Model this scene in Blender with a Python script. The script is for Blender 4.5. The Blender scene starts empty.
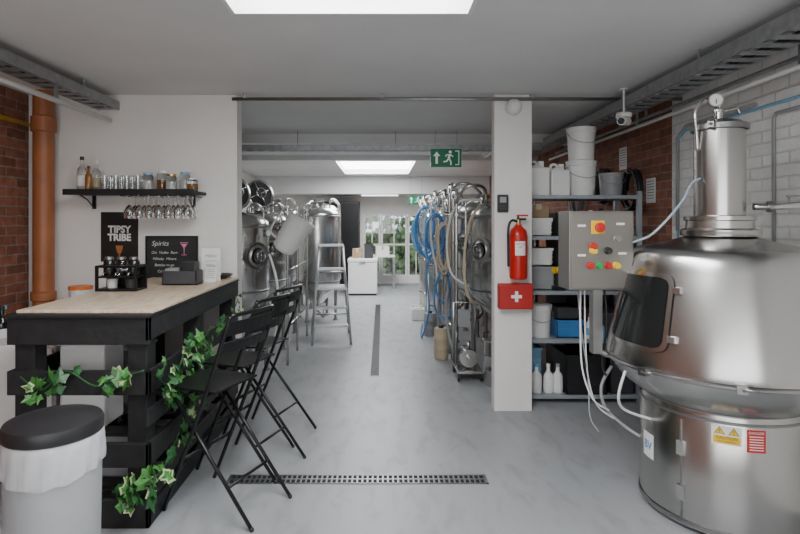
import bpy, bmesh, math, random
from mathutils import Vector, Matrix
random.seed(7)
COL = bpy.context.scene.collection
pi = math.pi

# ------------------------------------------------------------------ materials
MATS = {}
def mat(name, col, rough=0.5, metal=0.0, var=0.06, vscale=8.0, emis=0.0, ecol=None, trans=0.0, alpha=1.0, bump=0.0, bscale=60.0, stretch=None, rvar=0.0, coat=0.0):
    if name in MATS: return MATS[name]
    m = bpy.data.materials.new(name); m.use_nodes = True
    nt = m.node_tree; b = nt.nodes['Principled BSDF']
    b.inputs['Roughness'].default_value = rough
    b.inputs['Metallic'].default_value = metal
    b.inputs['Transmission Weight'].default_value = trans
    b.inputs['Alpha'].default_value = alpha
    b.inputs['Coat Weight'].default_value = coat
    tc = nt.nodes.new('ShaderNodeTexCoord')
    mp = nt.nodes.new('ShaderNodeMapping'); nt.links.new(tc.outputs['Object'], mp.inputs[0])
    if stretch: mp.inputs['Scale'].default_value = stretch
    n = nt.nodes.new('ShaderNodeTexNoise'); n.inputs['Scale'].default_value = vscale; n.inputs['Detail'].default_value = 4
    nt.links.new(mp.outputs[0], n.inputs['Vector'])
    r = nt.nodes.new('ShaderNodeValToRGB')
    r.color_ramp.elements[0].position = 0.3; r.color_ramp.elements[1].position = 0.7
    r.color_ramp.elements[0].color = tuple(max(0, c*(1-var)) for c in col)+(1,)
    r.color_ramp.elements[1].color = tuple(min(1, c*(1+var)) for c in col)+(1,)
    nt.links.new(n.outputs['Fac'], r.inputs[0]); nt.links.new(r.outputs[0], b.inputs['Base Color'])
    if rvar:
        mr = nt.nodes.new('ShaderNodeMapRange'); mr.inputs[3].default_value = max(0.02, rough-rvar); mr.inputs[4].default_value = rough+rvar
        nt.links.new(n.outputs['Fac'], mr.inputs[0]); nt.links.new(mr.outputs[0], b.inputs['Roughness'])
    if emis:
        b.inputs['Emission Color'].default_value = tuple(ecol or col)+(1,); b.inputs['Emission Strength'].default_value = emis
    if bump:
        n2 = nt.nodes.new('ShaderNodeTexNoise'); n2.inputs['Scale'].default_value = bscale; n2.inputs['Detail'].default_value = 5
        nt.links.new(mp.outputs[0], n2.inputs['Vector'])
        bp = nt.nodes.new('ShaderNodeBump'); bp.inputs['Strength'].default_value = bump; bp.inputs['Distance'].default_value = 0.01
        nt.links.new(n2.outputs['Fac'], bp.inputs['Height']); nt.links.new(bp.outputs[0], b.inputs['Normal'])
    MATS[name] = m
    return m

def brick(name, c1, c2, mortar, rough=0.85, depth=0.5, noise=0.35):
    m = bpy.data.materials.new(name); m.use_nodes = True
    nt = m.node_tree; b = nt.nodes['Principled BSDF']; b.inputs['Roughness'].default_value = rough
    g = nt.nodes.new('ShaderNodeNewGeometry'); s = nt.nodes.new('ShaderNodeSeparateXYZ'); c = nt.nodes.new('ShaderNodeCombineXYZ')
    nt.links.new(g.outputs['Position'], s.inputs[0]); nt.links.new(s.outputs[1], c.inputs[0]); nt.links.new(s.outputs[2], c.inputs[1])
    nd = nt.nodes.new('ShaderNodeTexNoise'); nd.inputs['Scale'].default_value = 9; nt.links.new(c.outputs[0], nd.inputs['Vector'])
    vm = nt.nodes.new('ShaderNodeVectorMath'); vm.operation='MULTIPLY_ADD'; vm.inputs[1].default_value=(.018,.018,0)
    nt.links.new(nd.outputs['Color'], vm.inputs[0]); nt.links.new(c.outputs[0], vm.inputs[2])
    t = nt.nodes.new('ShaderNodeTexBrick'); nt.links.new(vm.outputs[0], t.inputs['Vector'])
    t.inputs['Scale'].default_value = 1; t.inputs['Brick Width'].default_value = 0.225; t.inputs['Row Height'].default_value = 0.075
    t.inputs['Mortar Size'].default_value = 0.006; t.inputs['Mortar Smooth'].default_value = 0.3
    t.inputs['Color1'].default_value = c1+(1,); t.inputs['Color2'].default_value = c2+(1,); t.inputs['Mortar'].default_value = mortar+(1,)
    n = nt.nodes.new('ShaderNodeTexNoise'); n.inputs['Scale'].default_value = 14; n.inputs['Detail'].default_value = 6
    nt.links.new(g.outputs['Position'], n.inputs['Vector'])
    mx = nt.nodes.new('ShaderNodeMixRGB'); mx.blend_type = 'MULTIPLY'; mx.inputs[0].default_value = noise*2
    rr = nt.nodes.new('ShaderNodeValToRGB'); rr.color_ramp.elements[0].position = .3; rr.color_ramp.elements[0].color = (.45,.45,.45,1); rr.color_ramp.elements[1].position = .65
    nt.links.new(n.outputs['Fac'], rr.inputs[0]); nt.links.new(t.outputs['Color'], mx.inputs[1]); nt.links.new(rr.outputs[0], mx.inputs[2])
    nt.links.new(mx.outputs[0], b.inputs['Base Color'])
    ad = nt.nodes.new('ShaderNodeMath'); ad.operation = 'SUBTRACT'; nt.links.new(n.outputs['Fac'], ad.inputs[0]); nt.links.new(t.outputs['Fac'], ad.inputs[1])
    bp = nt.nodes.new('ShaderNodeBump'); bp.inputs['Strength'].default_value = depth; bp.inputs['Distance'].default_value = 0.012
    nt.links.new(ad.outputs[0], bp.inputs['Height']); nt.links.new(bp.outputs[0], b.inputs['Normal'])
    return m

def floor_mat():
    m = bpy.data.materials.new('worn_floor_paint'); m.use_nodes = True
    nt = m.node_tree; b = nt.nodes['Principled BSDF']
    tc = nt.nodes.new('ShaderNodeTexCoord')
    def noise(sc, det, dist=0, st=None):
        n = nt.nodes.new('ShaderNodeTexNoise'); n.inputs['Scale'].default_value = sc; n.inputs['Detail'].default_value = det; n.inputs['Distortion'].default_value = dist
        if st:
            mp = nt.nodes.new('ShaderNodeMapping'); mp.inputs['Scale'].default_value = st; nt.links.new(tc.outputs['Object'], mp.inputs[0]); nt.links.new(mp.outputs[0], n.inputs['Vector'])
        else: nt.links.new(tc.outputs['Object'], n.inputs['Vector'])
        return n
    n1 = noise(.9, 4, .4); n2 = noise(9, 8, .4, (1,.4,1)); n3 = noise(50, 3)
    r1 = nt.nodes.new('ShaderNodeValToRGB'); e = r1.color_ramp.elements
    e[0].position=.30; e[0].color=(.275,.286,.296,1); e[1].position=.70; e[1].color=(.325,.336,.346,1)
    nt.links.new(n1.outputs['Fac'], r1.inputs[0])
    r2 = nt.nodes.new('ShaderNodeValToRGB'); e = r2.color_ramp.elements
    e[0].position=.30; e[0].color=(.76,.75,.73,1); e[1].position=.50; e[1].color=(1,1,1,1)
    nt.links.new(n2.outputs['Fac'], r2.inputs[0])
    mx = nt.nodes.new('ShaderNodeMixRGB'); mx.blend_type='MULTIPLY'; mx.inputs[0].default_value=.75
    nt.links.new(r1.outputs[0], mx.inputs[1]); nt.links.new(r2.outputs[0], mx.inputs[2])
    r3 = nt.nodes.new('ShaderNodeValToRGB'); e = r3.color_ramp.elements
    e[0].position=.25; e[0].color=(.6,.6,.58,1); e[1].position=.33; e[1].color=(1,1,1,1)
    nt.links.new(n3.outputs['Fac'], r3.inputs[0])
    mx2 = nt.nodes.new('ShaderNodeMixRGB'); mx2.blend_type='MULTIPLY'; mx2.inputs[0].default_value=.7
    nt.links.new(mx.outputs[0], mx2.inputs[1]); nt.links.new(r3.outputs[0], mx2.inputs[2]); nt.links.new(mx2.outputs[0], b.inputs['Base Color'])
    mr = nt.nodes.new('ShaderNodeMapRange'); mr.inputs[3].default_value=.46; mr.inputs[4].default_value=.32
    nt.links.new(n2.outputs['Fac'], mr.inputs[0]); nt.links.new(mr.outputs[0], b.inputs['Roughness'])
    bp = nt.nodes.new('ShaderNodeBump'); bp.inputs['Strength'].default_value=.06; bp.inputs['Distance'].default_value=.01
    nt.links.new(n2.outputs['Fac'], bp.inputs['Height']); nt.links.new(bp.outputs[0], b.inputs['Normal'])
    return m

M_WHITE = mat('wall_paint', (.76,.735,.70), .75, var=.04, vscale=2.5, bump=.15, bscale=30)
M_CEIL = mat('ceiling_paint', (.70,.70,.695), .8, var=.05, vscale=1.5, bump=.1, bscale=20)
M_RBRICK = brick('red_brick', (.38,.14,.08), (.22,.08,.05), (.3,.23,.19))
M_WBRICK = brick('white_painted_brick', (.88,.87,.84), (.83,.82,.79), (.74,.73,.71), depth=1.0, noise=.08)
M_FLOOR = floor_mat()
M_SKY = mat('skylight_diffuser', (1,1,1), .5, emis=10.0, ecol=(.96,.98,1.0), var=0)
M_REAR = mat('rear_fill_panel', (1,1,1), .5, emis=4.4, ecol=(.97,.975,1.0), var=0)  # glowing panel added as fill light behind the camera
M_STEEL = mat('satin_stainless', (.60,.595,.58), .22, 1.0, var=.03, vscale=2)
M_STILL = mat('still_stainless', (.50,.495,.48), .24, 1.0, var=.03, vscale=2)
M_PANEL = mat('panel_stainless', (.27,.255,.235), .38, .9, var=.03, vscale=3)
M_STEELD = mat('dull_steel', (.32,.32,.315), .38, 1.0, var=.12, vscale=9)
M_IRON = mat('drain_iron', (.12,.12,.12), .5, .6, var=.15, vscale=20)
M_GALV = mat('galvanised_steel', (.36,.37,.38), .5, .8, var=.15, vscale=20)
M_SHELF = mat('grey_shelf_metal', (.33,.36,.39), .45, .3, var=.06)
M_BLACK = mat('black_painted_wood', (.011,.011,.012), .6, var=.4, vscale=12, bump=.3, bscale=30)
M_BLKM = mat('black_metal', (.010,.010,.011), .34, .3, var=.2)
M_BLKP = mat('black_plastic', (.016,.016,.018), .4, var=.15)
M_DGREY = mat('dark_grey_plastic', (.045,.045,.05), .5, var=.1)
M_GREY = mat('grey_plastic', (.30,.31,.32), .45, var=.05)
M_LGREY = mat('light_grey_bin', (.40,.41,.42), .4, .2, var=.05)
M_WPL = mat('white_plastic', (.78,.78,.76), .4, var=.03)
M_NAT = mat('natural_plastic', (.80,.80,.76), .35, trans=.08, var=.03)
M_BAG = mat('bin_liner_film', (.82,.82,.84), .25, trans=.2, alpha=.62, var=.06, vscale=20)
M_RED = mat('red_enamel', (.50,.015,.012), .3, var=.08)
M_REDP = mat('red_plastic', (.42,.02,.018), .4, var=.06)
M_YEL = mat('yellow_plastic', (.80,.50,.02), .4, var=.04)
M_GRN = mat('green_plastic', (.02,.30,.07), .4)
M_BLUE = mat('blue_hose_rubber', (.05,.20,.46), .4, var=.15)
M_LBLUE = mat('light_blue_plastic', (.20,.42,.60), .4)
M_ORANGE = mat('orange_plastic', (.75,.18,.03), .45)
M_TERRA = mat('terracotta_pipe', (.36,.125,.045), .45, var=.15, vscale=6)
M_BEIGE = mat('beige_plastic', (.50,.42,.29), .5, var=.08)
M_CARD = mat('cardboard', (.33,.23,.14), .8, var=.1)
M_GLASS = mat('clear_glass', (.95,.97,.97), .03, trans=1.0, var=0)
M_AMBER = mat('amber_liquid', (.45,.2,.05), .1, trans=.5)
M_GGLASS = mat('dark_glass', (.012,.014,.014), .12, var=.1)
M_PAPER = mat('white_paper', (.78,.78,.76), .7, var=.02)
M_CHALK = mat('chalk', (.7,.7,.68), .9, var=.1)
M_PINK = mat('pink_chalk', (.75,.25,.4), .9, var=.1)
M_CBOARD = mat('chalkboard_slate', (.02,.022,.022), .75, var=.4, vscale=6)
M_POSTER = mat('poster_black', (.015,.014,.014), .4, var=.2)
M_SIGN = mat('exit_sign_green', (.0,.13,.06), .4, emis=.05, ecol=(.0,.5,.2))
M_SIGNW = mat('exit_sign_white', (.7,.78,.72), .4, emis=.15, ecol=(1,1,1))
M_SLOT = mat('drain_slot_dark', (.008,.008,.009), .8)
M_IVY1 = mat('ivy_leaf_dark', (.018,.085,.022), .45, var=.3, vscale=30)
M_IVY2 = mat('ivy_leaf_mid', (.05,.19,.035), .45, var=.3, vscale=30)
M_IVY3 = mat('ivy_leaf_cream', (.38,.46,.24), .5, var=.2, vscale=30)
M_ALU = mat('aluminium', (.50,.51,.52), .34, .9, var=.06)
M_HEDGE = mat('hedge_green', (.16,.26,.11), .9, var=.7, vscale=6, bump=1, bscale=14)
M_COPPER = mat('brass', (.50,.35,.15), .3, 1.0)
M_WARNO = mat('cocktail_orange', (.40,.15,.04), .5, var=.2)

def plywood():
    m = bpy.data.materials.new('osb_plywood'); m.use_nodes = True
    nt = m.node_tree; b = nt.nodes['Principled BSDF']; b.inputs['Roughness'].default_value = .33
    tc = nt.nodes.new('ShaderNodeTexCoord'); mp = nt.nodes.new('ShaderNodeMapping'); mp.inputs['Scale'].default_value = (9,1.6,5)
    nt.links.new(tc.outputs['Object'], mp.inputs[0])
    n = nt.nodes.new('ShaderNodeTexNoise'); n.inputs['Scale'].default_value = 5; n.inputs['Detail'].default_value = 8; n.inputs['Distortion'].default_value = .6
    nt.links.new(mp.outputs[0], n.inputs['Vector'])
    r = nt.nodes.new('ShaderNodeValToRGB'); e = r.color_ramp.elements
    e[0].position = .3; e[0].color = (.52,.38,.25,1); e[1].position = .68; e[1].color = (.78,.65,.50,1)
    nt.links.new(n.outputs['Fac'], r.inputs[0]); nt.links.new(r.outputs[0], b.inputs['Base Color'])
    return m
M_PLY = plywood()

# ------------------------------------------------------------------ mesh builder
class MB:
    def __init__(s): s.bm = bmesh.new(); s.mats = []
    def mi(s, m):
        if m not in s.mats: s.mats.append(m)
        return s.mats.index(m)
    def face(s, vs, m, smooth=False):
        try: f = s.bm.faces.new(vs)
        except ValueError: return None
        f.material_index = s.mi(m); f.smooth = smooth
        return f
    def box(s, x0, x1, y0, y1, z0, z1, m, M=None):
        cs = [Vector(c) for c in [(x0,y0,z0),(x1,y0,z0),(x1,y1,z0),(x0,y1,z0),(x0,y0,z1),(x1,y0,z1),(x1,y1,z1),(x0,y1,z1)]]
        if M: cs = [M @ c for c in cs]
        v = [s.bm.verts.new(c) for c in cs]
        for q in [(0,3,2,1),(4,5,6,7),(0,1,5,4),(1,2,6,5),(2,3,7,6),(3,0,4,7)]:
            s.face([v[i] for i in q], m)
        return s
    def cbox(s, c, size, m, rot=None):
        M = Matrix.Translation(c)
        if rot: M = M @ rot
        a,b,d = [k/2 for k in size]
        return s.box(-a,a,-b,b,-d,d,m,M)
    def ring(s, c, u, v, r, seg):
        return [s.bm.verts.new(c + u*(r*math.cos(2*pi*i/seg)) + v*(r*math.sin(2*pi*i/seg))) for i in range(seg)]
    def cyl(s, p0, p1, r, m, seg=16, r2=None, caps=True):
        p0, p1 = Vector(p0), Vector(p1); r2 = r if r2 is None else r2
        d = (p1-p0).normalized(); a = Vector((0,0,1)) if abs(d.z) < .9 else Vector((1,0,0))
        u = d.cross(a).normalized(); v = d.cross(u)
        A = s.ring(p0,u,v,r,seg); B = s.ring(p1,u,v,r2,seg)
        for i in range(seg): j=(i+1)%seg; s.face([A[i],B[i],B[j],A[j]], m, True)
        if caps:
            if r>1e-5: s.face(s.ring(p0,u,v,r,seg), m)
            if r2>1e-5: s.face(s.ring(p1,u,v,r2,seg)[::-1], m)
        return s
    def tube(s, pts, r, m, seg=8, sm=0, closed=False):
        P = [Vector(p) for p in pts]
        if sm:
            Q=[]; n=len(P)
            rng = n if closed else n-1
            for i in range(rng):
                if closed: a,b,c,d = P[(i-1)%n],P[i],P[(i+1)%n],P[(i+2)%n]
                else: a,b,c,d = P[max(i-1,0)],P[i],P[i+1],P[min(i+2,n-1)]
                for k in range(sm):
                    t=k/sm
                    Q.append(.5*((2*b)+(c-a)*t+(2*a-5*b+4*c-d)*t*t+(3*b-a-3*c+d)*t**3))
            if not closed: Q.append(P[-1])
            P=Q
        n=len(P); rings=[]; u=None
        for i in range(n):
            if closed: t=(P[(i+1)%n]-P[(i-1)%n])
            else: t=(P[min(i+1,n-1)]-P[max(i-1,0)])
            t.normalize()
            if u is None:
                a = Vector((0,0,1)) if abs(t.z)<.9 else Vector((1,0,0)); u=t.cross(a).normalized()
            else:
                u=(u-t*u.dot(t)); u = u.normalized() if u.length>1e-6 else t.orthogonal().normalized()
            rings.append(s.ring(P[i],u,t.cross(u),r,seg))
        for i in range(n if closed else n-1):
            A,B=rings[i],rings[(i+1)%n]
            for k in range(seg): j=(k+1)%seg; s.face([A[k],A[j],B[j],B[k]], m, True)
        if not closed:
            s.face(rings[0][::-1],m); s.face(rings[-1],m)
        return s
    def lathe(s, prof, m, c=(0,0,0), seg=32, M=None):
        c=Vector(c)
        def rg(r,z):
            if r<1e-5:
                p=Vector((0,0,z)); p = M@p if M else p
                return [s.bm.verts.new(c+p)]
            out=[]
            for i in range(seg):
                p=Vector((r*math.cos(2*pi*i/seg), r*math.sin(2*pi*i/seg), z)); p = M@p if M else p
                out.append(s.bm.verts.new(c+p))
            return out
        prev=rg(*prof[0])
        for i in range(1,len(prof)):
            cur=rg(*prof[i])
            for k in range(seg):
                j=(k+1)%seg
                if len(prev)==1 and len(cur)==1: break
                if len(prev)==1: f=[prev[0],cur[j],cur[k]][::-1]
                elif len(cur)==1: f=[prev[k],prev[j],cur[0]]
                else: f=[prev[k],prev[j],cur[j],cur[k]]
                s.face(f,m,True)
            if i<len(prof)-1:
                a=Vector((prof[i][0]-prof[i-1][0],prof[i][1]-prof[i-1][1])); b=Vector((prof[i+1][0]-prof[i][0],prof[i+1][1]-prof[i][1]))
                if a.length>1e-6 and b.length>1e-6 and a.angle(b)>math.radians(38): cur=rg(*prof[i])
            prev=cur
        return s
    def ball(s, c, r, m, seg=16, sz=1.0, n=8):
        return s.lathe([(r*math.sin(pi*i/n), -r*sz*math.cos(pi*i/n)) for i in range(n+1)], m, c, seg)
    def poly(s, pts, m, ext=None):
        P=[Vector(p) for p in pts]
        v=[s.bm.verts.new(p) for p in P]; s.face(v,m)
        if ext is not None:
            e=Vector(ext); w=[s.bm.verts.new(p+e) for p in P]; s.face(w[::-1],m)
            n=len(P)
            for i in range(n):
                j=(i+1)%n; s.face([v[j],v[i],w[i],w[j]],m)
        return s
    def text(s, body, size, m, fn, align='CENTER', bold=0.0):
        cu=bpy.data.curves.new('t','FONT'); cu.body=body; cu.size=size; cu.align_x=align; cu.offset=bold; cu.resolution_u=3
        o=bpy.data.objects.new('t',cu); COL.objects.link(o)
        dg=bpy.context.evaluated_depsgraph_get(); me=bpy.data.meshes.new_from_object(o.evaluated_get(dg))
        vs=[s.bm.verts.new(fn(v.co.x,v.co.y)) for v in me.vertices]
        for p in me.polygons: s.face([vs[i] for i in p.vertices],m)
        bpy.data.objects.remove(o); bpy.data.curves.remove(cu); bpy.data.meshes.remove(me)
        return s
    def obj(s, name, parent=None, loc=(0,0,0), label=None, cat=None, group=None, kind=None, bevel=0.0, rz=0.0):
        me=bpy.data.meshes.new(name)
        s.bm.to_mesh(me); s.bm.free()
        for m in s.mats: me.materials.append(m)
        o=bpy.data.objects.new(name,me); COL.objects.link(o)
        if parent: o.parent=parent
        o.location=loc; o.rotation_euler=(0,0,rz)
        if bevel:
            b=o.modifiers.new('bevel','BEVEL'); b.width=bevel; b.segments=2; b.limit_method='ANGLE'; b.angle_limit=math.radians(50)
        tag(o,label,cat,group,kind)
        return o
def tag(o,label=None,cat=None,group=None,kind=None):
    if label: o['label']=label
    if cat: o['category']=cat
    if group: o['group']=group
    if kind: o['kind']=kind
def T(name,label,cat,loc=(0,0,0),rz=0,group=None):
    o=bpy.data.objects.new(name,None); o.empty_display_size=.1; COL.objects.link(o); o.location=loc; o.rotation_euler=(0,0,rz)
    tag(o,label,cat,group); return o
def dup(root,loc,rz=None,label=None,parent=None,scale=None):
    n=root.copy(); COL.objects.link(n)
    if parent: n.parent=parent
    else:
        n.location=loc
        if rz is not None: n.rotation_euler=(0,0,rz)
        if label: n['label']=label
        if scale: n.scale=scale
    for c in root.children: dup(c,None,parent=n)
    return n
def RX(a): return Matrix.Rotation(a,4,'X')
def RY(a): return Matrix.Rotation(a,4,'Y')
def RZ(a): return Matrix.Rotation(a,4,'Z')
def ST(o,label): tag(o,label,'structure',None,'structure')

# ------------------------------------------------------------------ room shell
XL,XR,YN,YF,H = -2.85,2.4,-2.2,13.0,2.545
b=MB(); b.box(XL-.2,XR+.2,YN-.2,YF+.2,-.12,0,M_FLOOR); o=b.obj('floor'); ST(o,'scuffed grey-blue painted concrete floor')
S1=(-.74,.44,.35,2.63); S2=(-.80,.58,8.8,11.35)
b=MB(); z0,z1=H,H+.3
def strip(y0,y1,hole=None):
    if hole: b.box(XL-.2,hole[0],y0,y1,z0,z1,M_CEIL); b.box(hole[1],XR+.2,y0,y1,z0,z1,M_CEIL)
    else: b.box(XL-.2,XR+.2,y0,y1,z0,z1,M_CEIL)
strip(YN-.2,S1[2]); strip(S1[2],S1[3],S1); strip(S1[3],S2[2]); strip(S2[2],S2[3],S2); strip(S2[3],YF+.2)
o=b.obj('ceiling'); ST(o,'grey-white painted ceiling with skylight openings')
for i,S in enumerate((S1,S2)):
    b=MB(); b.box(S[0],S[1],S[2],S[3],H+.10,H+.12,M_SKY)
    t=.02
    b.box(S[0],S[0]+t,S[2],S[3],H-.004,H+.1,M_WPL); b.box(S[1]-t,S[1],S[2],S[3],H-.004,H+.1,M_WPL)
    b.box(S[0]+t,S[1]-t,S[2],S[2]+t,H-.004,H+.1,M_WPL); b.box(S[0]+t,S[1]-t,S[3]-t,S[3],H-.004,H+.1,M_WPL)
    o=b.obj('window_%d'%(i+1)); ST(o,'bright rectangular skylight set in the ceiling')
b=MB(); b.box(XL-.2,XL,YN-.2,4.3,0,H,M_RBRICK); o=b.obj('wall_left'); ST(o,'bare red brick side wall')
b=MB(); b.box(XL-.2,XL,4.45,YF,0,H,M_WHITE); o=b.obj('wall_left_back'); ST(o,'white painted side wall')
b=MB(); b.box(XR,XR+.2,YN-.2,4.41,0,H,M_WBRICK); o=b.obj('wall_right'); ST(o,'white painted brick side wall')
b=MB(); b.box(XR,XR+.2,4.41,YF,0,H,M_RBRICK); o=b.obj('wall_right_back'); ST(o,'bare red brick side wall')
b=MB(); b.box(XL-.2,-1.17,4.3,4.45,0,H,M_WHITE); o=b.obj('wall_partition'); ST(o,'white plastered partition wall')
b=MB(); b.box(.905,1.205,4.29,4.40,0,H,M_WHITE); o=b.obj('wall_pillar'); ST(o,'white plastered pillar')
b=MB(); b.box(XL-.2,XR+.2,YN-.2,YN,0,.9,M_WHITE); b.box(XL-.2,XR+.2,YN-.2,YN,2.2,H,M_WHITE); b.box(XL-.2,-2.2,YN-.2,YN,.9,2.2,M_WHITE); b.box(1.8,XR+.2,YN-.2,YN,.9,2.2,M_WHITE)
o=b.obj('wall_rear'); ST(o,'white wall around an added fill-light window')
b=MB(); b.box(-2.2,1.8,YN-.12,YN-.1,.9,2.2,M_REAR)  # unseen window panel, added to light the room from behind the camera
for x in (-2.2,-.9,.45,1.75): b.box(x,x+.05,YN-.1,YN-.02,.9,2.2,M_WPL)
o=b.obj('window_3'); ST(o,'added glowing fill-light window with white mullions')
DX0,DX1,DZ=-.45,1.05,1.72
b=MB(); b.box(XL,DX0,YF,YF+.2,0,H,M_WHITE); b.box(DX1,XR,YF,YF+.2,0,H,M_WHITE); b.box(DX0,DX1,YF,YF+.2,DZ,H,M_WHITE)
o=b.obj('wall_far'); ST(o,'end wall with garden doors')
b=MB(); b.box(XL,XR,11.9,YF,2.15,H,M_CEIL); o=b.obj('trim_1'); ST(o,'lowered ceiling bulkhead near the garden doors')
b=MB(); b.box(XL,XR,6.2,6.42,2.44,H,M_CEIL); o=b.obj('trim_2'); ST(o,'painted ceiling downstand beam')
b=MB(); b.box(XL,XR,8.2,8.34,2.47,H,M_CEIL); o=b.obj('trim_3'); ST(o,'painted ceiling downstand beam')
for i,(a,c) in enumerate(((DX0,-.03),(-.03,.62),(.62,DX1))):
    b=MB(); w=.05; b.box(a+.005,a+w,YF+.02,YF+.08,0.02,DZ,M_WPL); b.box(c-w,c-.005,YF+.02,YF+.08,0.02,DZ,M_WPL)
    b.box(a+w,c-w,YF+.02,YF+.08,DZ-w,DZ,M_WPL); b.box(a+w,c-w,YF+.02,YF+.08,.02,.22,M_WPL); b.box(a+w,c-w,YF+.03,YF+.07,.95,.99,M_WPL)
    b.box((a+c)/2-.012,(a+c)/2+.012,YF+.03,YF+.07,.22,DZ-w,M_WPL)
    b.box(a+w,c-w,YF+.045,YF+.05,.22,DZ-w,M_GLASS)
    o=b.obj('door_%d'%(i+1)); ST(o,'white framed glazed garden door')
b=MB()
for k in range(900):
    x=random.uniform(-1.6,2.4); z=random.uniform(.0,2.4); y=16+random.uniform(-.3,.5); r=random.uniform(.04,.12)
    if random.random()<z/6: continue
    b.ball((x,y,z),r,M_HEDGE,seg=6,n=5)
b.box(-2.5,3.5,16.6,16.7,-.02,1.2,M_BEIGE)
b.obj('hedge',label='leafy green garden hedge outside the glazed doors',cat='hedge',kind='stuff')
b=MB(); b.box(-6,6,YF+.2,20,-.12,-.02,mat('patio',(.4,.38,.34),.8)); o=b.obj('ground'); ST(o,'pale paved ground outside')

# ------------------------------------------------------------------ drains
def drain(x0,x1,y0,y1,along,label):
    t=T('floor_drain',label,'floor drain',((x0+x1)/2,(y0+y1)/2,0))
    b=MB(); X0,X1,Y0,Y1=(x0-x1)/2,(x1-x0)/2,(y0-y1)/2,(y1-y0)/2
    b.box(X0+.01,X1-.01,Y0+.01,Y1-.01,0.0,.0015,M_SLOT); b.obj('channel',t)
    b=MB(); e=.010; ff=M_STEELD; gm=M_STEELD if along=='x' else M_IRON
    b.box(X0,X1,Y0,Y0+e,0,.004,ff); b.box(X0,X1,Y1-e,Y1,0,.004,ff); b.box(X0,X0+e,Y0,Y1,0,.004,ff); b.box(X1-e,X1,Y0,Y1,0,.004,ff)
    L=(X1-X0) if along=='x' else (Y1-Y0); n=int(L/.03)
    for i in range(n):
        p=-L/2+L*(i+.5)/n
        if along=='x': b.box(p-.005,p+.005,Y0,Y1,.001,.004,gm)
        else: b.box(X0,X1,p-.005,p+.005,.001,.004,gm)
    if along=='x': b.box(X0,X1,-.006,.006,.001,.0045,gm)
    b.obj('grate',t)
drain(-.91,.62,3.09,3.20,'x','slotted steel drain channel crossing the floor')
drain(-.125,-.02,5.25,9.8,'y','dark slotted drain channel running down the corridor')

# ------------------------------------------------------------------ trays, pipes, conduits
def tray(x0,x1,y0,y1,z,h,label,along='y'):
    t=T('cable_tray',label,'cable tray',((x0+x1)/2,(y0+y1)/2,z))
    W=(x1-x0)/2; L=(y1-y0)/2; b=MB()
    if along=='y':
        for sx in (-1,1):
            b.box(sx*W-.004,sx*W+.004,-L,L,0,h,M_GALV)
            b.box(sx*W-(.02 if sx>0 else 0),sx*W+(.02 if sx<0 else 0),-L,L,h-.004,h,M_GALV)
        n=int(2*L/.12)
        for i in range(n): y=-L+(i+.5)*2*L/n; b.box(-W,W,y-.03,y+.03,0,.006,M_GALV)
    else:
        for sy in (-1,1): b.box(-W,W,sy*L-.004,sy*L+.004,0,h,M_GALV)
        n=int(2*W/.12)
        for i in range(n): x=-W+(i+.5)*2*W/n; b.box(x-.02,x+.02,-L,L,0,.006,M_GALV)
    b.obj('rails',t)
    for i in range(5):
        b=MB(); o_=(-.7+.35*i)
        cm=[M_BLKP,M_GREY,M_WPL,M_BLKP,M_DGREY][i]
        if along=='y': b.tube([(o_*W,-L,.02),(o_*W+.01,-L/2,.035),(o_*W-.006,0,.03),(o_*W+.01,L/2,.04),(o_*W,L,.02)],.010,cm,6,6)
        else: b.tube([(-W,o_*L,.02),(0,o_*L,.03),(W,o_*L,.02)],.009,cm,6,6)
        b.obj('cable',t)
    n=4
    for i in range(n):
        for s in ((-1,1) if along=='y' else (-1,)):
            b=MB()
            if along=='y': y=-L+(i+.5)*2*L/n; b.cyl((s*W,y,h),(s*W,y,H-z),.005,M_GALV,8)
            else: x=-W+(i+.5)*2*W/n; b.cyl((x,-L,h),(x,-L,H-z),.005,M_GALV,8)
            b.obj('hanger',t)
tray(-2.28,-2.12,.2,4.3,2.42,.07,'galvanised cable tray full of cables under the ceiling')
tray(1.88,2.08,.2,8.1,2.41,.08,'galvanised cable tray along the white brick wall')
tray(-2.6,1.8,6.0,6.12,2.33,.06,'galvanised cable tray crossing below the beam','x')
b=MB(); b.tube([(0,0,0),(0,3.9,0)],.018,M_WPL,12)
for y in (.5,1.7,3.2): b.box(-.01,.01,y-.01,y+.01,0,.09,M_GALV)
b.obj('conduit_pipe',loc=(-2.17,.35,2.33),label='white plastic conduit pipe clipped beneath the cable tray',cat='pipe')
b=MB(); b.tube([(0,0,0),(3.65,0,0)],.014,M_STEELD,10)
for x in (.1,1.2,2.4,3.5): b.box(x-.012,x+.012,-.012,.012,0,.05,M_GALV)
b.obj('conduit_pipe',loc=(-1.2,4.27,2.505),label='thin grey metal conduit spanning the wide opening',cat='pipe')
for dx,dz,mm in ((.10,-.10,M_WPL),(.18,-.02,M_GALV),(.06,.06,M_BLKP)):
    b=MB(); b.tube([(0,0,0),(0,6.6,0)],.014,mm,10)
    for y in (.6,2.4,4.2,6.0): b.box(-.008,.008,y-.01,y+.01,0,H-2.44-dz,M_GALV)
    b.obj('conduit_pipe',loc=(2.1+dx,.4,2.44+dz),label='straight conduit running beside the ceiling cable tray',cat='pipe',group='conduits beside the cable tray')
t=T('drain_pipe','thick terracotta-orange vertical soil pipe in the brick corner','pipe',(-2.66,4.19,0))
b=MB(); b.cyl((0,0,0),(0,0,H),.075,M_TERRA,28); b.obj('pipe',t)
b=MB(); b.lathe([(.075,2.22),(.09,2.23),(.09,2.34),(.075,2.35)],M_TERRA,seg=28); b.obj('collar',t)
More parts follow.
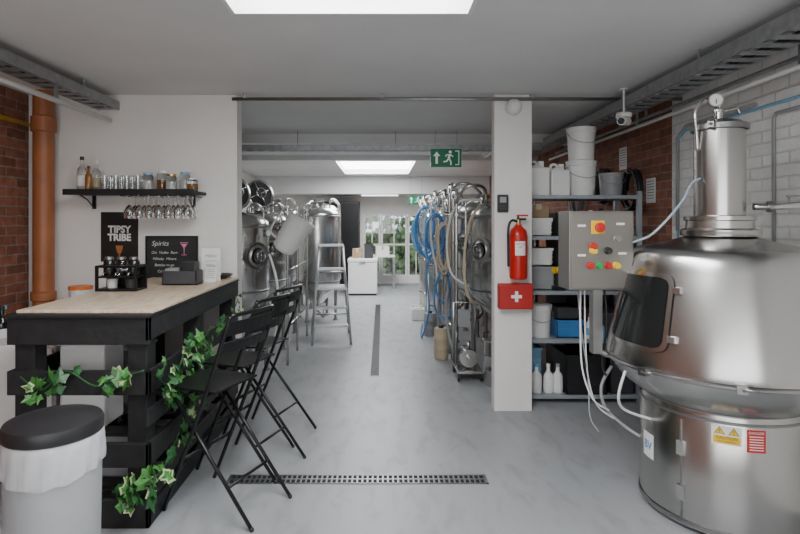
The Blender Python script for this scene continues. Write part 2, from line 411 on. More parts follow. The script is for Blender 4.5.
b=MB(); b.lathe([(.075,.9),(.09,.91),(.09,.97),(.075,.98)],M_TERRA,seg=28); b.obj('collar',t)
b=MB(); b.tube([(0,-1.5,0),(0,0,0)],.018,M_YEL,12); b.obj('gas_pipe',loc=(-2.83,4.29,2.30),label='yellow gas pipe running along the brick wall',cat='pipe')
b=MB(); b.tube([(0,-1.6,.0),(0,1.0,0),(0,1.1,-.05),(0,1.1,-.9)],.009,M_LBLUE,10); b.obj('conduit_pipe',loc=(2.388,3.2,2.24),label='pale blue conduit across the white brick wall',cat='pipe')
b=MB(); b.tube([(0,-.5,0),(0,-.02,0),(0,0,-.03),(0,0,-1.0)],.010,M_GREY,10); b.obj('conduit_pipe',loc=(2.388,3.25,2.18),label='thin grey pipe fixed on the white brick wall',cat='pipe')
b=MB(); b.tube([(0,0,0),(0,0,.75),(0,-.12,.82),(0,-.9,.82)],.014,M_GREY,10); b.obj('conduit_pipe',loc=(2.384,4.3,1.45),label='grey conduit bend on the white brick wall',cat='pipe')

t=T('security_camera','compact white security camera mounted beneath the cable tray','camera',(1.86,4.1,2.33))
b=MB(); b.cyl((0,0,.21),(0,0,.02),.008,M_WPL); b.cyl((0,0,.205),(0,0,.215),.03,M_WPL); b.obj('bracket',t)
b=MB(); b.lathe([(0,.03),(.05,.03),(.058,.02),(.058,-.005),(.05,-.01),(0,-.01)],M_WPL,seg=24); b.cyl((.04,.03,-.03),(-.06,-.09,-.05),.032,M_WPL,20); b.obj('camera_body',t)
b=MB(); b.cyl((-.061,-.091,-.05),(-.065,-.096,-.051),.025,M_BLKP,20); b.obj('lens',t)
b=MB(); b.lathe([(0,.05),(.035,.045),(.06,.02),(.065,0),(.065,-.03),(0,-.03)][::-1],M_WPL,M=RX(pi/2)); b.obj('smoke_detector',loc=(1.055,4.26,2.44),label='round white detector near the top of the pillar',cat='detector')
t=T('strip_light','white fluorescent batten light above the tanks','light',(1.5,7.2,2.48)); b=MB(); b.box(-.05,.05,-.6,.6,0,.065,M_WPL); b.obj('housing',t); b=MB(); b.cyl((0,-.58,-.014),(0,.58,-.014),.016,M_WPL); b.obj('tube',t)
b=MB(); b.box(-.42,.42,-.06,.06,0,.03,mat('strip_diffuser',(1,1,1),.5,emis=2.5,var=0)); b.obj('strip_light',loc=(-.05,12.3,2.12),label='slim lit ceiling light near the garden doors',cat='light')

# ------------------------------------------------------------------ exit signs
def exitsign(loc,s,label,h):
    t=T('exit_sign',label,'sign',loc,group='green exit signs')
    b=MB(); b.box(-.17*s,.17*s,0,.03,-.1*s,.1*s,M_SIGN); b.obj('panel',t)
    b=MB(); y=-.002
    def P(pts): b.poly([(x*s,y,z*s) for x,z in pts],M_SIGNW)
    P([(-.105,.07),(-.145,.02),(-.118,.02),(-.118,-.065),(-.092,-.065),(-.092,.02),(-.065,.02)])
    b.lathe([(0,0),(.017*s,0)],M_SIGNW,c=(.045*s,y,.065*s),M=RX(pi/2),seg=14)
    for pts in ([(.025,.042),(.055,.042),(.04,-.01),(.015,-.01)],[(.02,.045),(-.01,.03),(-.005,.01),(.002,.012),(.002,.026),(.025,.035)],[(.05,.042),(.08,.018),(.075,.008),(.045,.03)],
                [(.015,-.01),(.035,-.01),(.01,-.045),(-.03,-.05),(-.03,-.035),(-.002,-.032)],[(.022,-.005),(.042,-.005),(.06,-.04),(.06,-.08),(.045,-.08),(.045,-.045)]): P(pts)
    P([(.10,.08),(.145,.08),(.145,-.08),(.10,-.08),(.10,-.07),(.135,-.07),(.135,.07),(.10,.07)])
    b.obj('pictogram',t,label='white running figure with upward arrow')
    for x in (-.12,.12):
        b=MB(); b.cyl((x*s,.015,.1*s),(x*s,.015,h),.003,M_GALV,6); b.obj('hanger',t)
exitsign((.71,5.9,2.23),1.0,'green exit sign with arrow and running figure hanging from ceiling',.31)
exitsign((.75,11.7,2.0),1.0,'smaller green exit sign hanging near garden doors',.54)

# ------------------------------------------------------------------ bar counter
BX0,BX1,BY0,BY1=-1.86,-1.155,2.64,4.285
t=T('bar_counter','black-painted bar counter built of stacked wooden pallets','bar counter',((BX0+BX1)/2,(BY0+BY1)/2,0))
cx,cy=(BX0+BX1)/2,(BY0+BY1)/2
def L(x0,x1,y0,y1): return x0-cx,x1-cx,y0-cy,y1-cy
for z0,z1 in ((.91,1.045),(.66,.78),(.30,.42),(0,.14)):
    b=MB(); b.box(*L(BX0,BX1,BY0,BY0+.03),z0,z1,M_BLACK); b.obj('end_board',t,bevel=.004)
for y in (BY0+.03,(BY0+BY1)/2-.05,BY1-.11):
    for x in (BX0+.02,BX1-.12):
        b=MB(); b.box(*L(x,x+.10,y,y+.10),0,1.04,M_BLACK); b.obj('post',t,bevel=.004)
for z0,z1 in ((.93,1.045),(.66,.78),(.50,.585),(.30,.42),(.15,.235),(.0,.10)):
    b=MB(); b.box(*L(BX1-.02,BX1,BY0,BY1),z0,z1,M_BLACK); b.obj('side_slat',t,bevel=.004)
    if z0 not in (.50,.15):
        b=MB(); b.box(*L(BX0,BX0+.02,BY0+.03,BY1),z0,z1,M_BLACK); b.obj('side_slat',t,bevel=.004)
for z in (.125,.40):
    for k in range(5):
        y=BY0+.14+k*.33; b=MB(); b.box(*L(BX0+.02,BX1-.02,y,y+.10),z,z+.02,M_BLACK); b.obj('cross_slat',t)
b=MB(); b.box(-.365,.36,-.83,.83,0,.014,M_BLACK); b.box(-.335,.356,-.77,.828,.0145,.030,M_PLY)
b.obj('worktop',loc=(cx,cy-.008,1.046),label='pale plywood worktop with black edging on the pallet counter',cat='worktop',bevel=.002)
TOP=1.0765
# stored inside the counter
def inner_tub(x,y,w,d,h,m,label,z=.42):
    t=T('storage_tub',label,'tub',(x,y,z)); b=MB(); b.box(-w/2,w/2,-d/2,d/2,0,h,m); b.obj('body',t,bevel=.012); b=MB(); b.box(-w/2-.008,w/2+.008,-d/2-.008,d/2+.008,h,h+.02,M_WPL); b.obj('lid',t,bevel=.005)
inner_tub(-1.60,2.95,.24,.22,.44,M_WPL,'white lidded storage tub kept inside the pallet counter')
inner_tub(-1.60,3.35,.26,.24,.32,M_GREY,'grey lidded storage tub kept inside the pallet counter')
inner_tub(-1.45,2.98,.2,.22,.15,M_GREY,'small grey storage tub low inside the pallet counter',.145)

# items on bar
t=T('napkin_caddy','dark grey slotted caddy box standing on the worktop','caddy',(-1.42,3.8,TOP))
b=MB(); b.box(-.12,.12,-.07,.07,0,.012,M_DGREY); b.box(-.12,.12,-.07,-.06,0,.10,M_DGREY); b.box(-.12,.12,.06,.07,0,.10,M_DGREY); b.box(-.12,-.11,-.07,.07,0,.10,M_DGREY); b.box(.11,.12,-.07,.07,0,.10,M_DGREY); b.box(-.005,.005,-.06,.06,0,.13,M_DGREY); b.obj('box',t,bevel=.003)
b=MB(); b.box(-.105,-.01,-.05,.05,.012,.115,M_GREY); b.obj('napkins',t)
b=MB(); b.box(.01,.10,-.05,.05,.012,.16,M_BLKP); b.obj('cards',t)
for x,y,a,w,h,l in ((-1.31,4.07,.15,.14,.24,'white folded drinks menu standing on the worktop'),(-1.27,3.93,-.25,.10,.15,'small white table card standing on the worktop')):
    t=T('menu_card',l,'menu',(x,y,TOP),a,group='menus on the bar')
    b=MB(); b.poly([(-w/2,0,0),(w/2,0,0),(w/2,.03,h),(-w/2,.03,h)],M_PAPER,(0,.003,0)); b.poly([(-w/2,.065,0),(w/2,.065,0),(w/2,.035,h),(-w/2,.035,h)],M_PAPER,(0,.003,0)); b.obj('card',t)
    b=MB(); f=lambda u,v:Vector((u,.03*(v/h)-.0015,v))
    b.text('MENU',.03,M_DGREY,lambda u,v:f(u,v+h*.72))
    for k in range(5): b.poly([f(-w*.32,h*(.6-.1*k)),f(w*.32,h*(.6-.1*k)),f(w*.32,h*(.6-.1*k)+.004),f(-w*.32,h*(.6-.1*k)+.004)],M_GREY)
    b.obj('print',t)
b=MB(); b.lathe([(.0,0),(.04,0),(.075,.018),(.095,.035),(.09,.037),(.07,.024),(.0,.01)],M_BLKP,seg=28); b.obj('bowl',loc=(-1.265,4.18,TOP),label='shallow black bowl on the end of the worktop',cat='bowl')
t=T('drinks_dispenser','black framed rack crowded with dispensers and jars','dispenser',(-1.70,3.48,TOP))
b=MB(); b.box(-.13,.13,-.08,.08,0,.015,M_BLKM)
for x in (-.125,.125):
    for y in (-.07,.07): b.box(x-.008,x+.008,y-.008,y+.008,0,.16,M_BLKM)
b.box(-.13,.13,-.08,.08,.085,.095,M_BLKM); b.box(-.132,.132,-.077,-.063,.15,.165,M_BLKM); b.box(-.132,.132,.063,.077,.0,.165,M_BLKM); b.box(-.132,-.118,-.07,.07,.15,.165,M_BLKM); b.box(.118,.132,-.07,.07,.15,.165,M_BLKM); b.obj('frame',t)
for x,mm in ((-.08,M_GGLASS),(.0,M_GLASS),(.08,M_GGLASS)):
    b=MB(); b.lathe([(0,.096),(.034,.096),(.036,.10),(.036,.185),(.026,.20),(0,.20)],mm,c=(x,0,0),seg=20); b.obj('jar',t)
    b=MB(); b.lathe([(0,.20),(.028,.20),(.028,.215),(0,.22)],M_STEELD,c=(x,0,0),seg=20); b.obj('jar_lid',t)
    b=MB(); b.tube([(x,-.034,.115),(x,-.075,.115),(x,-.08,.10)],.006,M_STEEL,8); b.obj('tap',t)
for x in (-.06,.06):
    b=MB(); b.lathe([(0,.016),(.03,.016),(.036,.075),(.0,.075)],M_WPL if x<0 else M_DGREY,c=(x,0,0),seg=20); b.obj('cup',t)

# ------------------------------------------------------------------ bottles and glassware
def bottle(x,y,z,h,r,gm,cap,label,lab=None,group='bottles on the wall shelf',name='bottle'):
    t=T(name,label,'bottle',(x,y,z),group=group)
    b=MB(); b.lathe([(0,0),(r*.9,0),(r,.01),(r,h*.55),(r*.85,h*.64),(r*.38,h*.74),(r*.34,h*.92),(0,h*.92)],gm,seg=20); b.obj('body',t)
    b=MB(); b.lathe([(0,h*.9),(r*.42,h*.9),(r*.42,h),(0,h)],cap,seg=16); b.obj('cap',t)
    if lab:
        b=MB(); b.lathe([(r*1.02,h*.15),(r*1.02,h*.45)],lab,seg=20); b.obj('label_sticker',t)
    return t
t=T('wall_shelf','black wall shelf with glass rack, holding bottles and glassware','shelf',(-1.915,4.16,1.745))
b=MB(); b.box(-.5,.5,-.13,.138,-.012,.012,M_BLACK); b.box(-.5,.5,-.135,-.125,-.02,.025,M_BLACK); b.obj('board',t,bevel=.002)
for x in (-.40,.40):
    b=MB(); b.box(x-.012,x+.012,.12,.138,-.12,-.012,M_BLKM); b.tube([(x,.12,-.11),(x,.03,-.05),(x,-.08,-.015)],.005,M_BLKM,8); b.obj('bracket',t)
for i in range(8):
    b=MB(); x=-.06+i*.075; b.box(x-.004,x+.004,-.13,.12,-.03,-.024,M_BLKM); b.box(x-.004,x+.004,-.13,-.12,-.026,-.012,M_BLKM); b.obj('rack_rail',t)
SZ=1.7575
bottle(-2.33,4.14,SZ,.27,.036,M_GLASS,M_BLKP,'clear spirit bottle with pale paper label on the shelf',M_PAPER)
bottle(-2.235,4.17,SZ,.24,.034,M_GLASS,M_WPL,'slim clear bottle with cream label on the shelf',M_BEIGE)
bottle(-2.24,4.07,SZ,.19,.026,M_AMBER,M_BLKP,'small amber bottle on the shelf')
t=T('tumbler','clear glass tumbler standing on the black shelf','glass',(-2.13,4.1,SZ),group='tumblers on the wall shelf')
b=MB(); b.lathe([(0,0),(.03,0),(.037,.12),(.034,.12),(.028,.012),(0,.012)],M_GLASS,seg=16); b.obj('glass',t)
for i in range(1,7): dup(t,(-2.13+ (i%4)*.085,4.1+(.09 if i>=4 else 0),SZ))
jars=[(-1.80,4.1,.14,M_PAPER,M_LBLUE),(-1.71,4.15,.16,M_AMBER,M_WPL),(-1.62,4.1,.13,M_PAPER,M_COPPER),(-1.53,4.14,.15,M_PAPER,M_LBLUE),(-1.455,4.1,.10,M_AMBER,M_WPL)]
for x,y,h,c,l in jars:
    t=T('jar','glass storage jar with lid on the black shelf','jar',(x,y,SZ),group='jars on the wall shelf')
    b=MB(); b.lathe([(0,0),(.036,0),(.04,.01),(.04,h*.8),(.03,h*.9),(0,h*.9)],M_GLASS,seg=18); b.obj('body',t)
    b=MB(); b.lathe([(0,.006),(.034,.006),(.034,h*.55),(0,h*.55)],c,seg=16); b.obj('contents',t)
    b=MB(); b.lathe([(0,h*.88),(.034,h*.88),(.034,h),(0,h)],l,seg=18); b.obj('lid',t)
t=T('wine_glass','clear stemmed wine glass hanging upside down from the rack','wine glass',(-1.94,4.09,1.722),group='wine glasses hanging under the shelf')
b=MB(); b.lathe([(0,.002),(.033,0),(.033,-.004),(.005,-.01),(.004,-.07),(.02,-.085),(.038,-.12),(.036,-.175),(.033,-.175),(.035,-.12),(.018,-.09),(0,-.078)],M_GLASS,seg=18); b.obj('glass',t)
for i in range(1,14): dup(t,(-1.94+(i%7)*.075,4.09+(.1 if i>=7 else 0),1.722))

t=T('poster','black drinks poster with white lettering on the partition wall','poster',(-2.115,4.298,1.2))
b=MB(); b.box(-.15,.15,-.004,0,0,.40,M_POSTER); b.obj('sheet',t)
b=MB(); f=lambda u,v:Vector((u,-.006,v))
b.text('TIPSY',.078,M_PAPER,lambda u,v:f(u*.95,v+.235),bold=.003); b.text('TRIBE',.078,M_PAPER,lambda u,v:f(u*.95,v+.17),bold=.003)
b.obj('lettering',t)
b=MB()
b.poly([f(-.03,.13),f(.03,.13),f(.018,.075),f(.005,.065),f(.005,.035),f(.022,.027),f(-.022,.027),f(-.005,.035),f(-.005,.065),f(-.018,.075)],M_WARNO)
b.obj('cocktail_picture',t)
t=T('chalkboard','black chalkboard with handwritten drinks list on the partition wall','chalkboard',(-1.69,4.298,.995))
b=MB(); b.box(-.205,.205,-.012,0,0,.412,M_CBOARD); b.obj('slate',t)
b=MB()
b.box(-.21,.21,-.018,0,0,.010,M_BLKM); b.box(-.21,.21,-.018,0,.404,.414,M_BLKM); b.box(-.21,-.20,-.018,0,.010,.404,M_BLKM); b.box(.20,.21,-.018,0,.010,.404,M_BLKM); b.obj('frame',t)
b=MB()
b.text('Spirits',.055,M_CHALK,lambda u,v:Vector((u+v*.25-.095,-.0135,v+.335)))
for k,(w) in enumerate(('Gin  Vodka  Rum','Whisky  Mixers','Bottles to go','Cocktails')): b.text(w,.030,M_CHALK,lambda u,v:Vector((u+v*.25-.06,-.0135,v+.27-.05*k)))
b.obj('chalk_writing',t)
b=MB()
b.tube([(.07,-.0145,.36),(.10,-.0145,.31),(.13,-.0145,.36),(.07,-.0145,.36)],.003,M_PINK,5); b.tube([(.10,-.0145,.31),(.10,-.0145,.26)],.003,M_PINK,5); b.tube([(.08,-.0145,.26),(.12,-.0145,.26)],.003,M_PINK,5); b.poly([(.08,-.0135,.35),(.12,-.0135,.35),(.10,-.0135,.318)],M_PINK)
b.obj('chalk_drawing',t,label='pink chalk cocktail glass')

# things behind the bar
t=T('refrigerator','white under-counter refrigerator behind the pallet bar','refrigerator',(-2.1,3.35,0))
b=MB(); b.box(-.25,.2,-.25,.25,.02,.80,M_WPL); b.obj('body',t,bevel=.01)
b=MB(); b.box(-.245,.195,-.275,-.255,.04,.79,M_WPL); b.obj('door',t,bevel=.008)
b=MB(); b.box(.12,.14,-.295,-.277,.5,.7,M_GREY); b.obj('handle',t,bevel=.004)
b=MB(); b.box(-.2,.15,-.25,.2,0,.02,M_BLKP); b.obj('base',t)
t=T('side_table','slim white side table against the partition wall','table',(-2.3,4.08,0))
b=MB(); b.box(-.2,.25,-.18,.2,.885,.91,M_WPL); b.obj('top',t,bevel=.003)
for sx in (-.18,.23):
    for sy in (-.16,.18): b=MB(); b.box(sx-.015,sx+.015,sy-.015,sy+.015,0,.885,M_GREY); b.obj('leg',t)
t=T('tub','white plastic tub with orange band and lid behind the bar','tub',(-2.29,4.05,.91))
b=MB(); b.lathe([(0,0),(.07,0),(.08,.10),(.0,.10)],M_WPL,seg=24); b.obj('body',t)
b=MB(); b.lathe([(0,.10),(.084,.10),(.084,.125),(0,.125)],M_ORANGE,seg=24); b.obj('lid',t)
t=T('storage_cabinet','dark low storage cabinet against the brick wall','cabinet',(-2.62,3.5,0))
b=MB(); b.box(-.2,.2,-.5,.45,0,.66,M_DGREY); b.box(-.21,.21,-.52,.46,.66,.69,M_BLACK); b.obj('body',t,bevel=.004)
for a,c in ((-.48,-.02),(0,.44)): b=MB(); b.box(.2,.215,a,c,.04,.64,M_DGREY); b.obj('door',t,bevel=.003)
for x,y,h,g,c,l in ((-2.53,3.55,.27,M_GGLASS,M_BLKP,'dark glass bottle on the low cabinet'),(-2.62,3.7,.25,M_AMBER,M_LBLUE,'amber bottle with blue cap on the low cabinet'),(-2.55,3.35,.2,M_WPL,M_LBLUE,'white plastic bottle with blue cap on the low cabinet')):
    bottle(x,y,.69,h,.036,g,c,l,M_PAPER,group='bottles on the low cabinet')

# ------------------------------------------------------------------ waste bin
t=T('waste_bin','light grey waste bin with white liner and black lid','bin',(-1.20,1.95,0))
b=MB(); b.lathe([(0,0),(.142,0),(.147,.02),(.157,.62),(.159,.745),(.155,.745),(.142,.03),(0,.03)],M_LGREY,seg=48); b.obj('body',t)
b=MB(); seg=96
prof=[(.159,.752),(.1625,.745),(.1645,.72),(.1655,.69),(.1665,.66),(.1665,.635),(.165,.625)]
rings=[]
for k,(r,z) in enumerate(prof):
    ring=[]
    for i in range(seg):
        a=2*pi*i/seg; w=min(k,3)*.0011*math.sin(a*17+k*.6)+min(k,3)*.0008*math.sin(a*41+1); dz=(k/6)*(.014*math.sin(a*2+1)+.004*math.sin(a*11)) if k>1 else 0
        ring.append(b.bm.verts.new(((r+w)*math.cos(a),(r+w)*math.sin(a),z+dz)))
    rings.append(ring)
for A,B in zip(rings,rings[1:]):
    for i in range(seg): j=(i+1)%seg; b.face([A[i],A[j],B[j],B[i]],M_BAG,True)
b.obj('bin_liner',t)
b=MB(); b.lathe([(.0,.74),(.150,.745),(.163,.755),(.165,.785),(.158,.80),(.12,.812),(.07,.819),(0,.821)],M_BLKP,seg=48); b.obj('lid',t)

# ------------------------------------------------------------------ folding bar chairs
def chair(loc,rz,label):
    t=T('folding_bar_chair',label,'chair',loc,rz,group='black folding bar chairs at the bar')
    A0=Vector((.16,0,1.05)); A1=Vector((-.26,0,.012))
    B0=Vector((-.23,0,.625)); B1=Vector((.28,0,.012))
    for s in (-1,1):
        b=MB(); y=.195*s; b.tube([(A0.x,y*.93,A0.z),(A0.x-.03,y,.95),(.0,y,.61),(A1.x,y,A1.z)],.0105,M_BLKM,10,4); b.ball((A1.x,y,.012),.012,M_BLKP,seg=8); b.obj('leg',t)
        b=MB(); y=.172*s; b.tube([(B0.x,y,B0.z),(B1.x,y,B1.z)],.010,M_BLKM,10); b.ball((B1.x,y,.012),.012,M_BLKP,seg=8); b.obj('leg',t)
    b=MB(); b.box(-.28,.06,-.178,.178,.645,.657,M_BLKM)
    b.tube([(-.27,-.165,.64),(-.27,.165,.64)],.008,M_BLKM,8); b.tube([(.0,-.195,.63),(.0,.195,.63)],.007,M_BLKM,8); b.obj('seat',t,bevel=.004)
    b=MB()
    for z,hh in ((.985,.036),(.885,.028)):
        f=(z-.61)/.44; x=.0+.16*f
        n=6
        for i in range(n):
            a=-1+2*i/n; c=-1+2*(i+1)/n
            pts=[(x+.020*(1-a*a),a*.190,z-hh),(x+.020*(1-c*c),c*.190,z-hh),(x+.016+.020*(1-c*c),c*.188,z+hh),(x+.016+.020*(1-a*a),a*.188,z+hh)]
            b.poly(pts,M_BLKM,(.006,0,0))
    b.tube([(A0.x,-.181,A0.z),(A0.x+.02,0,A0.z+.004),(A0.x,.181,A0.z)],.0105,M_BLKM,10,4)
    b.obj('backrest',t)
    b=MB(); b.tube([(-.145,-.195,.29),(-.145,.195,.29)],.010,M_BLKM,10); b.obj('footrest',t)
    b=MB(); b.tube([(.135,-.172,.187),(.135,.172,.187)],.008,M_BLKM,8); b.obj('crossbar',t)
    b=MB(); b.tube([(-.2,-.172,.59),(-.2,.172,.59)],.006,M_BLKM,8); b.obj('crossbar',t)
    return t
c1=chair((-.83,2.88,0),-.40,'black metal folding bar chair facing the pallet counter')
dup(c1,(-.82,3.36,0),-.36); dup(c1,(-.81,3.84,0),-.32)

# ------------------------------------------------------------------ ivy garlands
def garland(path,n,label,out,spread=.055):
    P=[Vector(p) for p in path]; c=P[0].copy()
    t=T('ivy_garland',label,'artificial ivy',c,group='ivy garlands on the bar')
    b=MB(); b.tube([p-c for p in P],.004,M_IVY1,6,5); b.obj('stem',t)
    segs=len(P)-1; b=MB(); out=Vector(out)
    clumps=[random.random()*segs for _ in range(max(4,n//9))]
    for i in range(n):
        u=random.random()*segs if random.random()<.35 else min(segs-.01,max(0,random.choice(clumps)+random.gauss(0,.13)))
        k=min(int(u),segs-1); f=u-k
        p=P[k].lerp(P[k+1],f)+Vector((random.uniform(-.012,.012),random.uniform(-.04,.04),random.uniform(-spread*1.6,spread)))+out*random.uniform(.012,.045)
        nrm=(out+Vector((random.uniform(-.8,.8),random.uniform(-.8,.8),random.uniform(-.1,.9)))).normalized()
        ax=nrm.orthogonal().normalized(); ax=Matrix.Rotation(random.random()*2*pi,3,nrm)@ax; ay=nrm.cross(ax)
        s=random.uniform(.022,.042)
        shp=[(0,-.6),(.55,-.9),(.75,-.3),(1.05,.25),(.45,.35),(0,1.35),(-.45,.35),(-1.05,.25),(-.75,-.3),(-.55,-.9)]
        def pt(x,y,h=0): return p-c+ax*(x*s)+ay*(y*s)+nrm*(h*s-abs(x)*s*.25)
        m=random.choice([M_IVY1,M_IVY2,M_IVY2,M_IVY1,M_IVY1,M_IVY2,M_IVY3])
        cv=b.bm.verts.new(pt(0,0,.12)); vs=[b.bm.verts.new(pt(x,y)) for x,y in shp]
        for q in range(10): b.face([cv,vs[q],vs[(q+1)%10]],m)
        if m is M_IVY3 or random.random()<.12:
            cv=b.bm.verts.new(pt(0,0,.2)); vs=[b.bm.verts.new(pt(x*.68,y*.68,.08)) for x,y in shp]
            for q in range(10): b.face([cv,vs[q],vs[(q+1)%10]],M_IVY2 if m is M_IVY3 else M_IVY3)
    b.obj('leaves',t)
garland([(-1.78,2.62,.76),(-1.66,2.6,.70),(-1.55,2.61,.79),(-1.4,2.6,.72),(-1.28,2.61,.76),(-1.17,2.62,.79)],34,'artificial ivy garland draped over the counter end board',(0,-1,0),.04)
garland([(-1.125,2.66,.76),(-1.12,2.8,.66),(-1.12,2.95,.72),(-1.12,3.1,.84),(-1.12,3.3,.70),(-1.12,3.5,.84),(-1.12,3.8,.76),(-1.12,4.15,.92)],90,'variegated ivy garland woven along the slatted counter side',(1,0,0),.08)
garland([(-1.32,2.61,.20),(-1.2,2.6,.22),(-1.12,2.64,.26),(-1.12,2.8,.28),(-1.12,3.0,.40),(-1.12,3.25,.52),(-1.12,3.5,.44)],60,'variegated ivy garland hanging low on the counter side',(1,0,0),.06)

# ------------------------------------------------------------------ pillar items
t=T('fire_extinguisher','red fire extinguisher with black hose on the pillar','fire extinguisher',(1.075,4.205,1.07))
b=MB(); b.lathe([(0,0),(.06,0),(.068,.012),(.07,.03),(.07,.34),(.062,.385),(.03,.415),(.022,.43),(0,.43)],M_RED,seg=32); b.obj('cylinder',t)
b=MB(); b.cyl((0,0,.43),(0,0,.47),.018,M_COPPER,14); b.box(-.01,.06,-.01,.01,.465,.48,M_BLKM); b.box(-.01,.075,-.01,.01,.495,.508,M_RED); b.tube([(.0,0,.47),(.0,0,.50)],.008,M_BLKM); b.obj('valve',t)
b=MB(); b.tube([(-.015,-.01,.455),(-.06,-.03,.46),(-.085,-.03,.40),(-.083,-.02,.2),(-.082,-.02,.1)],.010,M_BLKP,8,5); b.obj('hose',t)
b=MB()
for z0,z1,m in ((.19,.30,M_PAPER),):
    n=8
    for i in range(n):
        a0=-pi/2-.6+1.2*i/n; a1=-pi/2-.6+1.2*(i+1)/n; r=.0708
        b.poly([(r*math.cos(a),r*math.sin(a),z) for a,z in ((a0,z0),(a1,z0),(a1,z1),(a0,z1))],m)
w=lambda u,v:Vector((.0716*math.cos(-pi/2+u/.07),.0716*math.sin(-pi/2+u/.07),v))
b.text('WATER',.022,M_RED,lambda u,v:w(u,v+.27)); b.text('FIRE',.018,M_RED,lambda u,v:w(u,v+.25))
for k in range(4): b.poly([w(-.03,.196+.012*k),w(.03,.196+.012*k),w(.03,.2+.012*k),w(-.03,.2+.012*k)],M_DGREY)
b.obj('label_sticker',t)
b=MB(); b.box(-.03,.03,.066,.084,.2,.36,M_BLKM); b.obj('bracket',t)
t=T('first_aid_box','red first aid box with white cross on the pillar','first aid box',(1.06,4.289,.83))
b=MB(); b.box(-.135,.135,-.09,0,0,.20,M_REDP); b.obj('body',t,bevel=.012)
b=MB(); b.box(-.137,.137,-.046,-.042,-.002,.202,M_RED); b.box(-.03,.03,-.092,-.03,.2,.208,M_REDP); b.obj('clasp',t)
b=MB(); y=-.0915
b.box(-.042,.042,y-.0015,y,.09,.114,M_PAPER); b.box(-.012,.012,y-.0016,y,.06,.144,M_PAPER)
b.obj('emblem',t,label='white cross')
t=T('alarm_keypad','small black access keypad on the pillar','keypad',(.968,4.289,1.6))
b=MB(); b.box(-.043,.043,-.03,0,0,.14,M_BLKP); b.obj('body',t,bevel=.006)
b=MB(); b.box(-.025,.025,-.033,-.031,.075,.12,M_GREY)
for i in range(3):
    for j in range(2): b.box(-.024+.018*i,-.012+.018*i,-.033,-.031,.02+.02*j,.034+.02*j,M_DGREY)
b.obj('buttons',t)

# ------------------------------------------------------------------ steel still
SX,SY=1.81,2.86
t=T('still','large stainless steel domed still with column and hatch','distilling still',(SX,SY,0))
b=MB(); b.lathe([(0,.02),(.385,.02),(.385,.575),(.378,.585),(.378,.60),(0,.60)],M_STILL,seg=96); b.lathe([(.387,.05),(.392,.05),(.392,.03),(.387,.03)],M_STEELD,seg=96); b.lathe([(.3855,.560),(.39,.563),(.39,.573),(.3855,.576)],M_STEELD,seg=96); b.obj('base',t)
for i in range(4):
    b=MB(); a=pi/4+i*pi/2; b.cyl((.33*math.cos(a),.33*math.sin(a),0),(.33*math.cos(a),.33*math.sin(a),.03),.03,M_BLKP); b.obj('foot',t)
b=MB(); b.lathe([(.372,.59),(.38,.605),(.41,.625),(.465,.665),(.515,.715),(.545,.772)],M_STILL,seg=96); b.obj('bowl',t)
b=MB(); b.lathe([(.543,.772),(.562,.773),(.570,.780),(.570,.788),(.562,.795),(.55,.797)],M_STILL,seg=96); b.obj('rim',t)
DPc=[(.560,.797),(.558,.82),(.547,.88),(.532,.95),(.514,1.03),(.496,1.11),(.478,1.19),(.462,1.26),(.448,1.32),(.432,1.358),(.400,1.380),(.350,1.394),(.29,1.407),(.235,1.420),(.19,1.434),(.15,1.448)]
DP=[]
for i in range(len(DPc)-1):
    a,bb,c,d=[Vector(DPc[j]) for j in (max(i-1,0),i,i+1,min(i+2,len(DPc)-1))]
    for k in range(3):
        u=k/3; p=.5*((2*bb)+(c-a)*u+(2*a-5*bb+4*c-d)*u*u+(3*bb-a-3*c+d)*u**3); DP.append((p.x,p.y))
DP.append(DPc[-1])
b=MB(); b.lathe(DP,M_STILL,seg=128); b.obj('dome',t)
b=MB(); b.lathe([(.0,1.44),(.180,1.445),(.185,1.455),(.185,1.478),(.16,1.488),(.158,1.525),(.168,1.53),(.168,1.55),(.12,1.556)],M_STILL,seg=64); b.obj('collar',t)
b=MB(); b.lathe([(.120,1.55),(.120,2.01),(.127,2.015),(.127,2.03),(.12,2.035),(.10,2.055),(.06,2.068),(0,2.073)],M_STILL,seg=64); b.obj('column',t)
b=MB(); b.lathe([(.128,2.006),(.136,2.01),(.136,2.036),(.128,2.04)],M_STEELD,seg=48); b.cbox((-.105,-.105,2.023),(.05,.03,.03),M_STEELD,RZ(pi/4)); b.tube([(-.115,-.115,2.023),(-.145,-.145,2.03)],.007,M_STEELD); b.obj('clamp',t)
b=MB(); b.cyl((0,0,2.07),(0,0,2.11),.018,M_STEEL); b.cyl((0,0,2.11),(0,0,2.122),.03,M_STEEL); b.tube([(0,0,2.12),(0,0,2.15),(-.05,-.01,2.175),(-.11,-.02,2.16),(-.14,-.02,2.10),(-.135,-.02,2.0),(-.125,-.01,1.9)],.009,M_STEEL,10,5); b.tube([(.03,0,2.115),(.09,.0,2.13),(.11,0,2.10)],.007,M_STEEL,8,4); b.obj('top_fitting',t)
g=MB(); Mg=Matrix.Translation((-.07,-.08,2.155))@RZ(-.3)@RX(pi/2)
g.lathe([(0,-.02),(.032,-.02),(.036,-.01),(.036,.012),(.032,.012),(.032,.008),(0,.008)],M_STEELD,M=Mg,seg=24); g.lathe([(0,.009),(.030,.009)],M_PAPER,M=Mg,seg=24)
g.box(-.002,.002,-.02,.004,.010,.012,M_BLKP,Mg); g.tube([(-.07,-.08,2.12),(-.065,-.065,2.08),(-.05,-.05,2.055)],.006,M_STEEL); g.obj('gauge',t)
def dr(z):
    for (r0,z0),(r1,z1) in zip(DP,DP[1:]):
        if z0<=z<=z1: return r0+(r1-r0)*(z-z0)/max(1e-6,(z1-z0))
    return .55
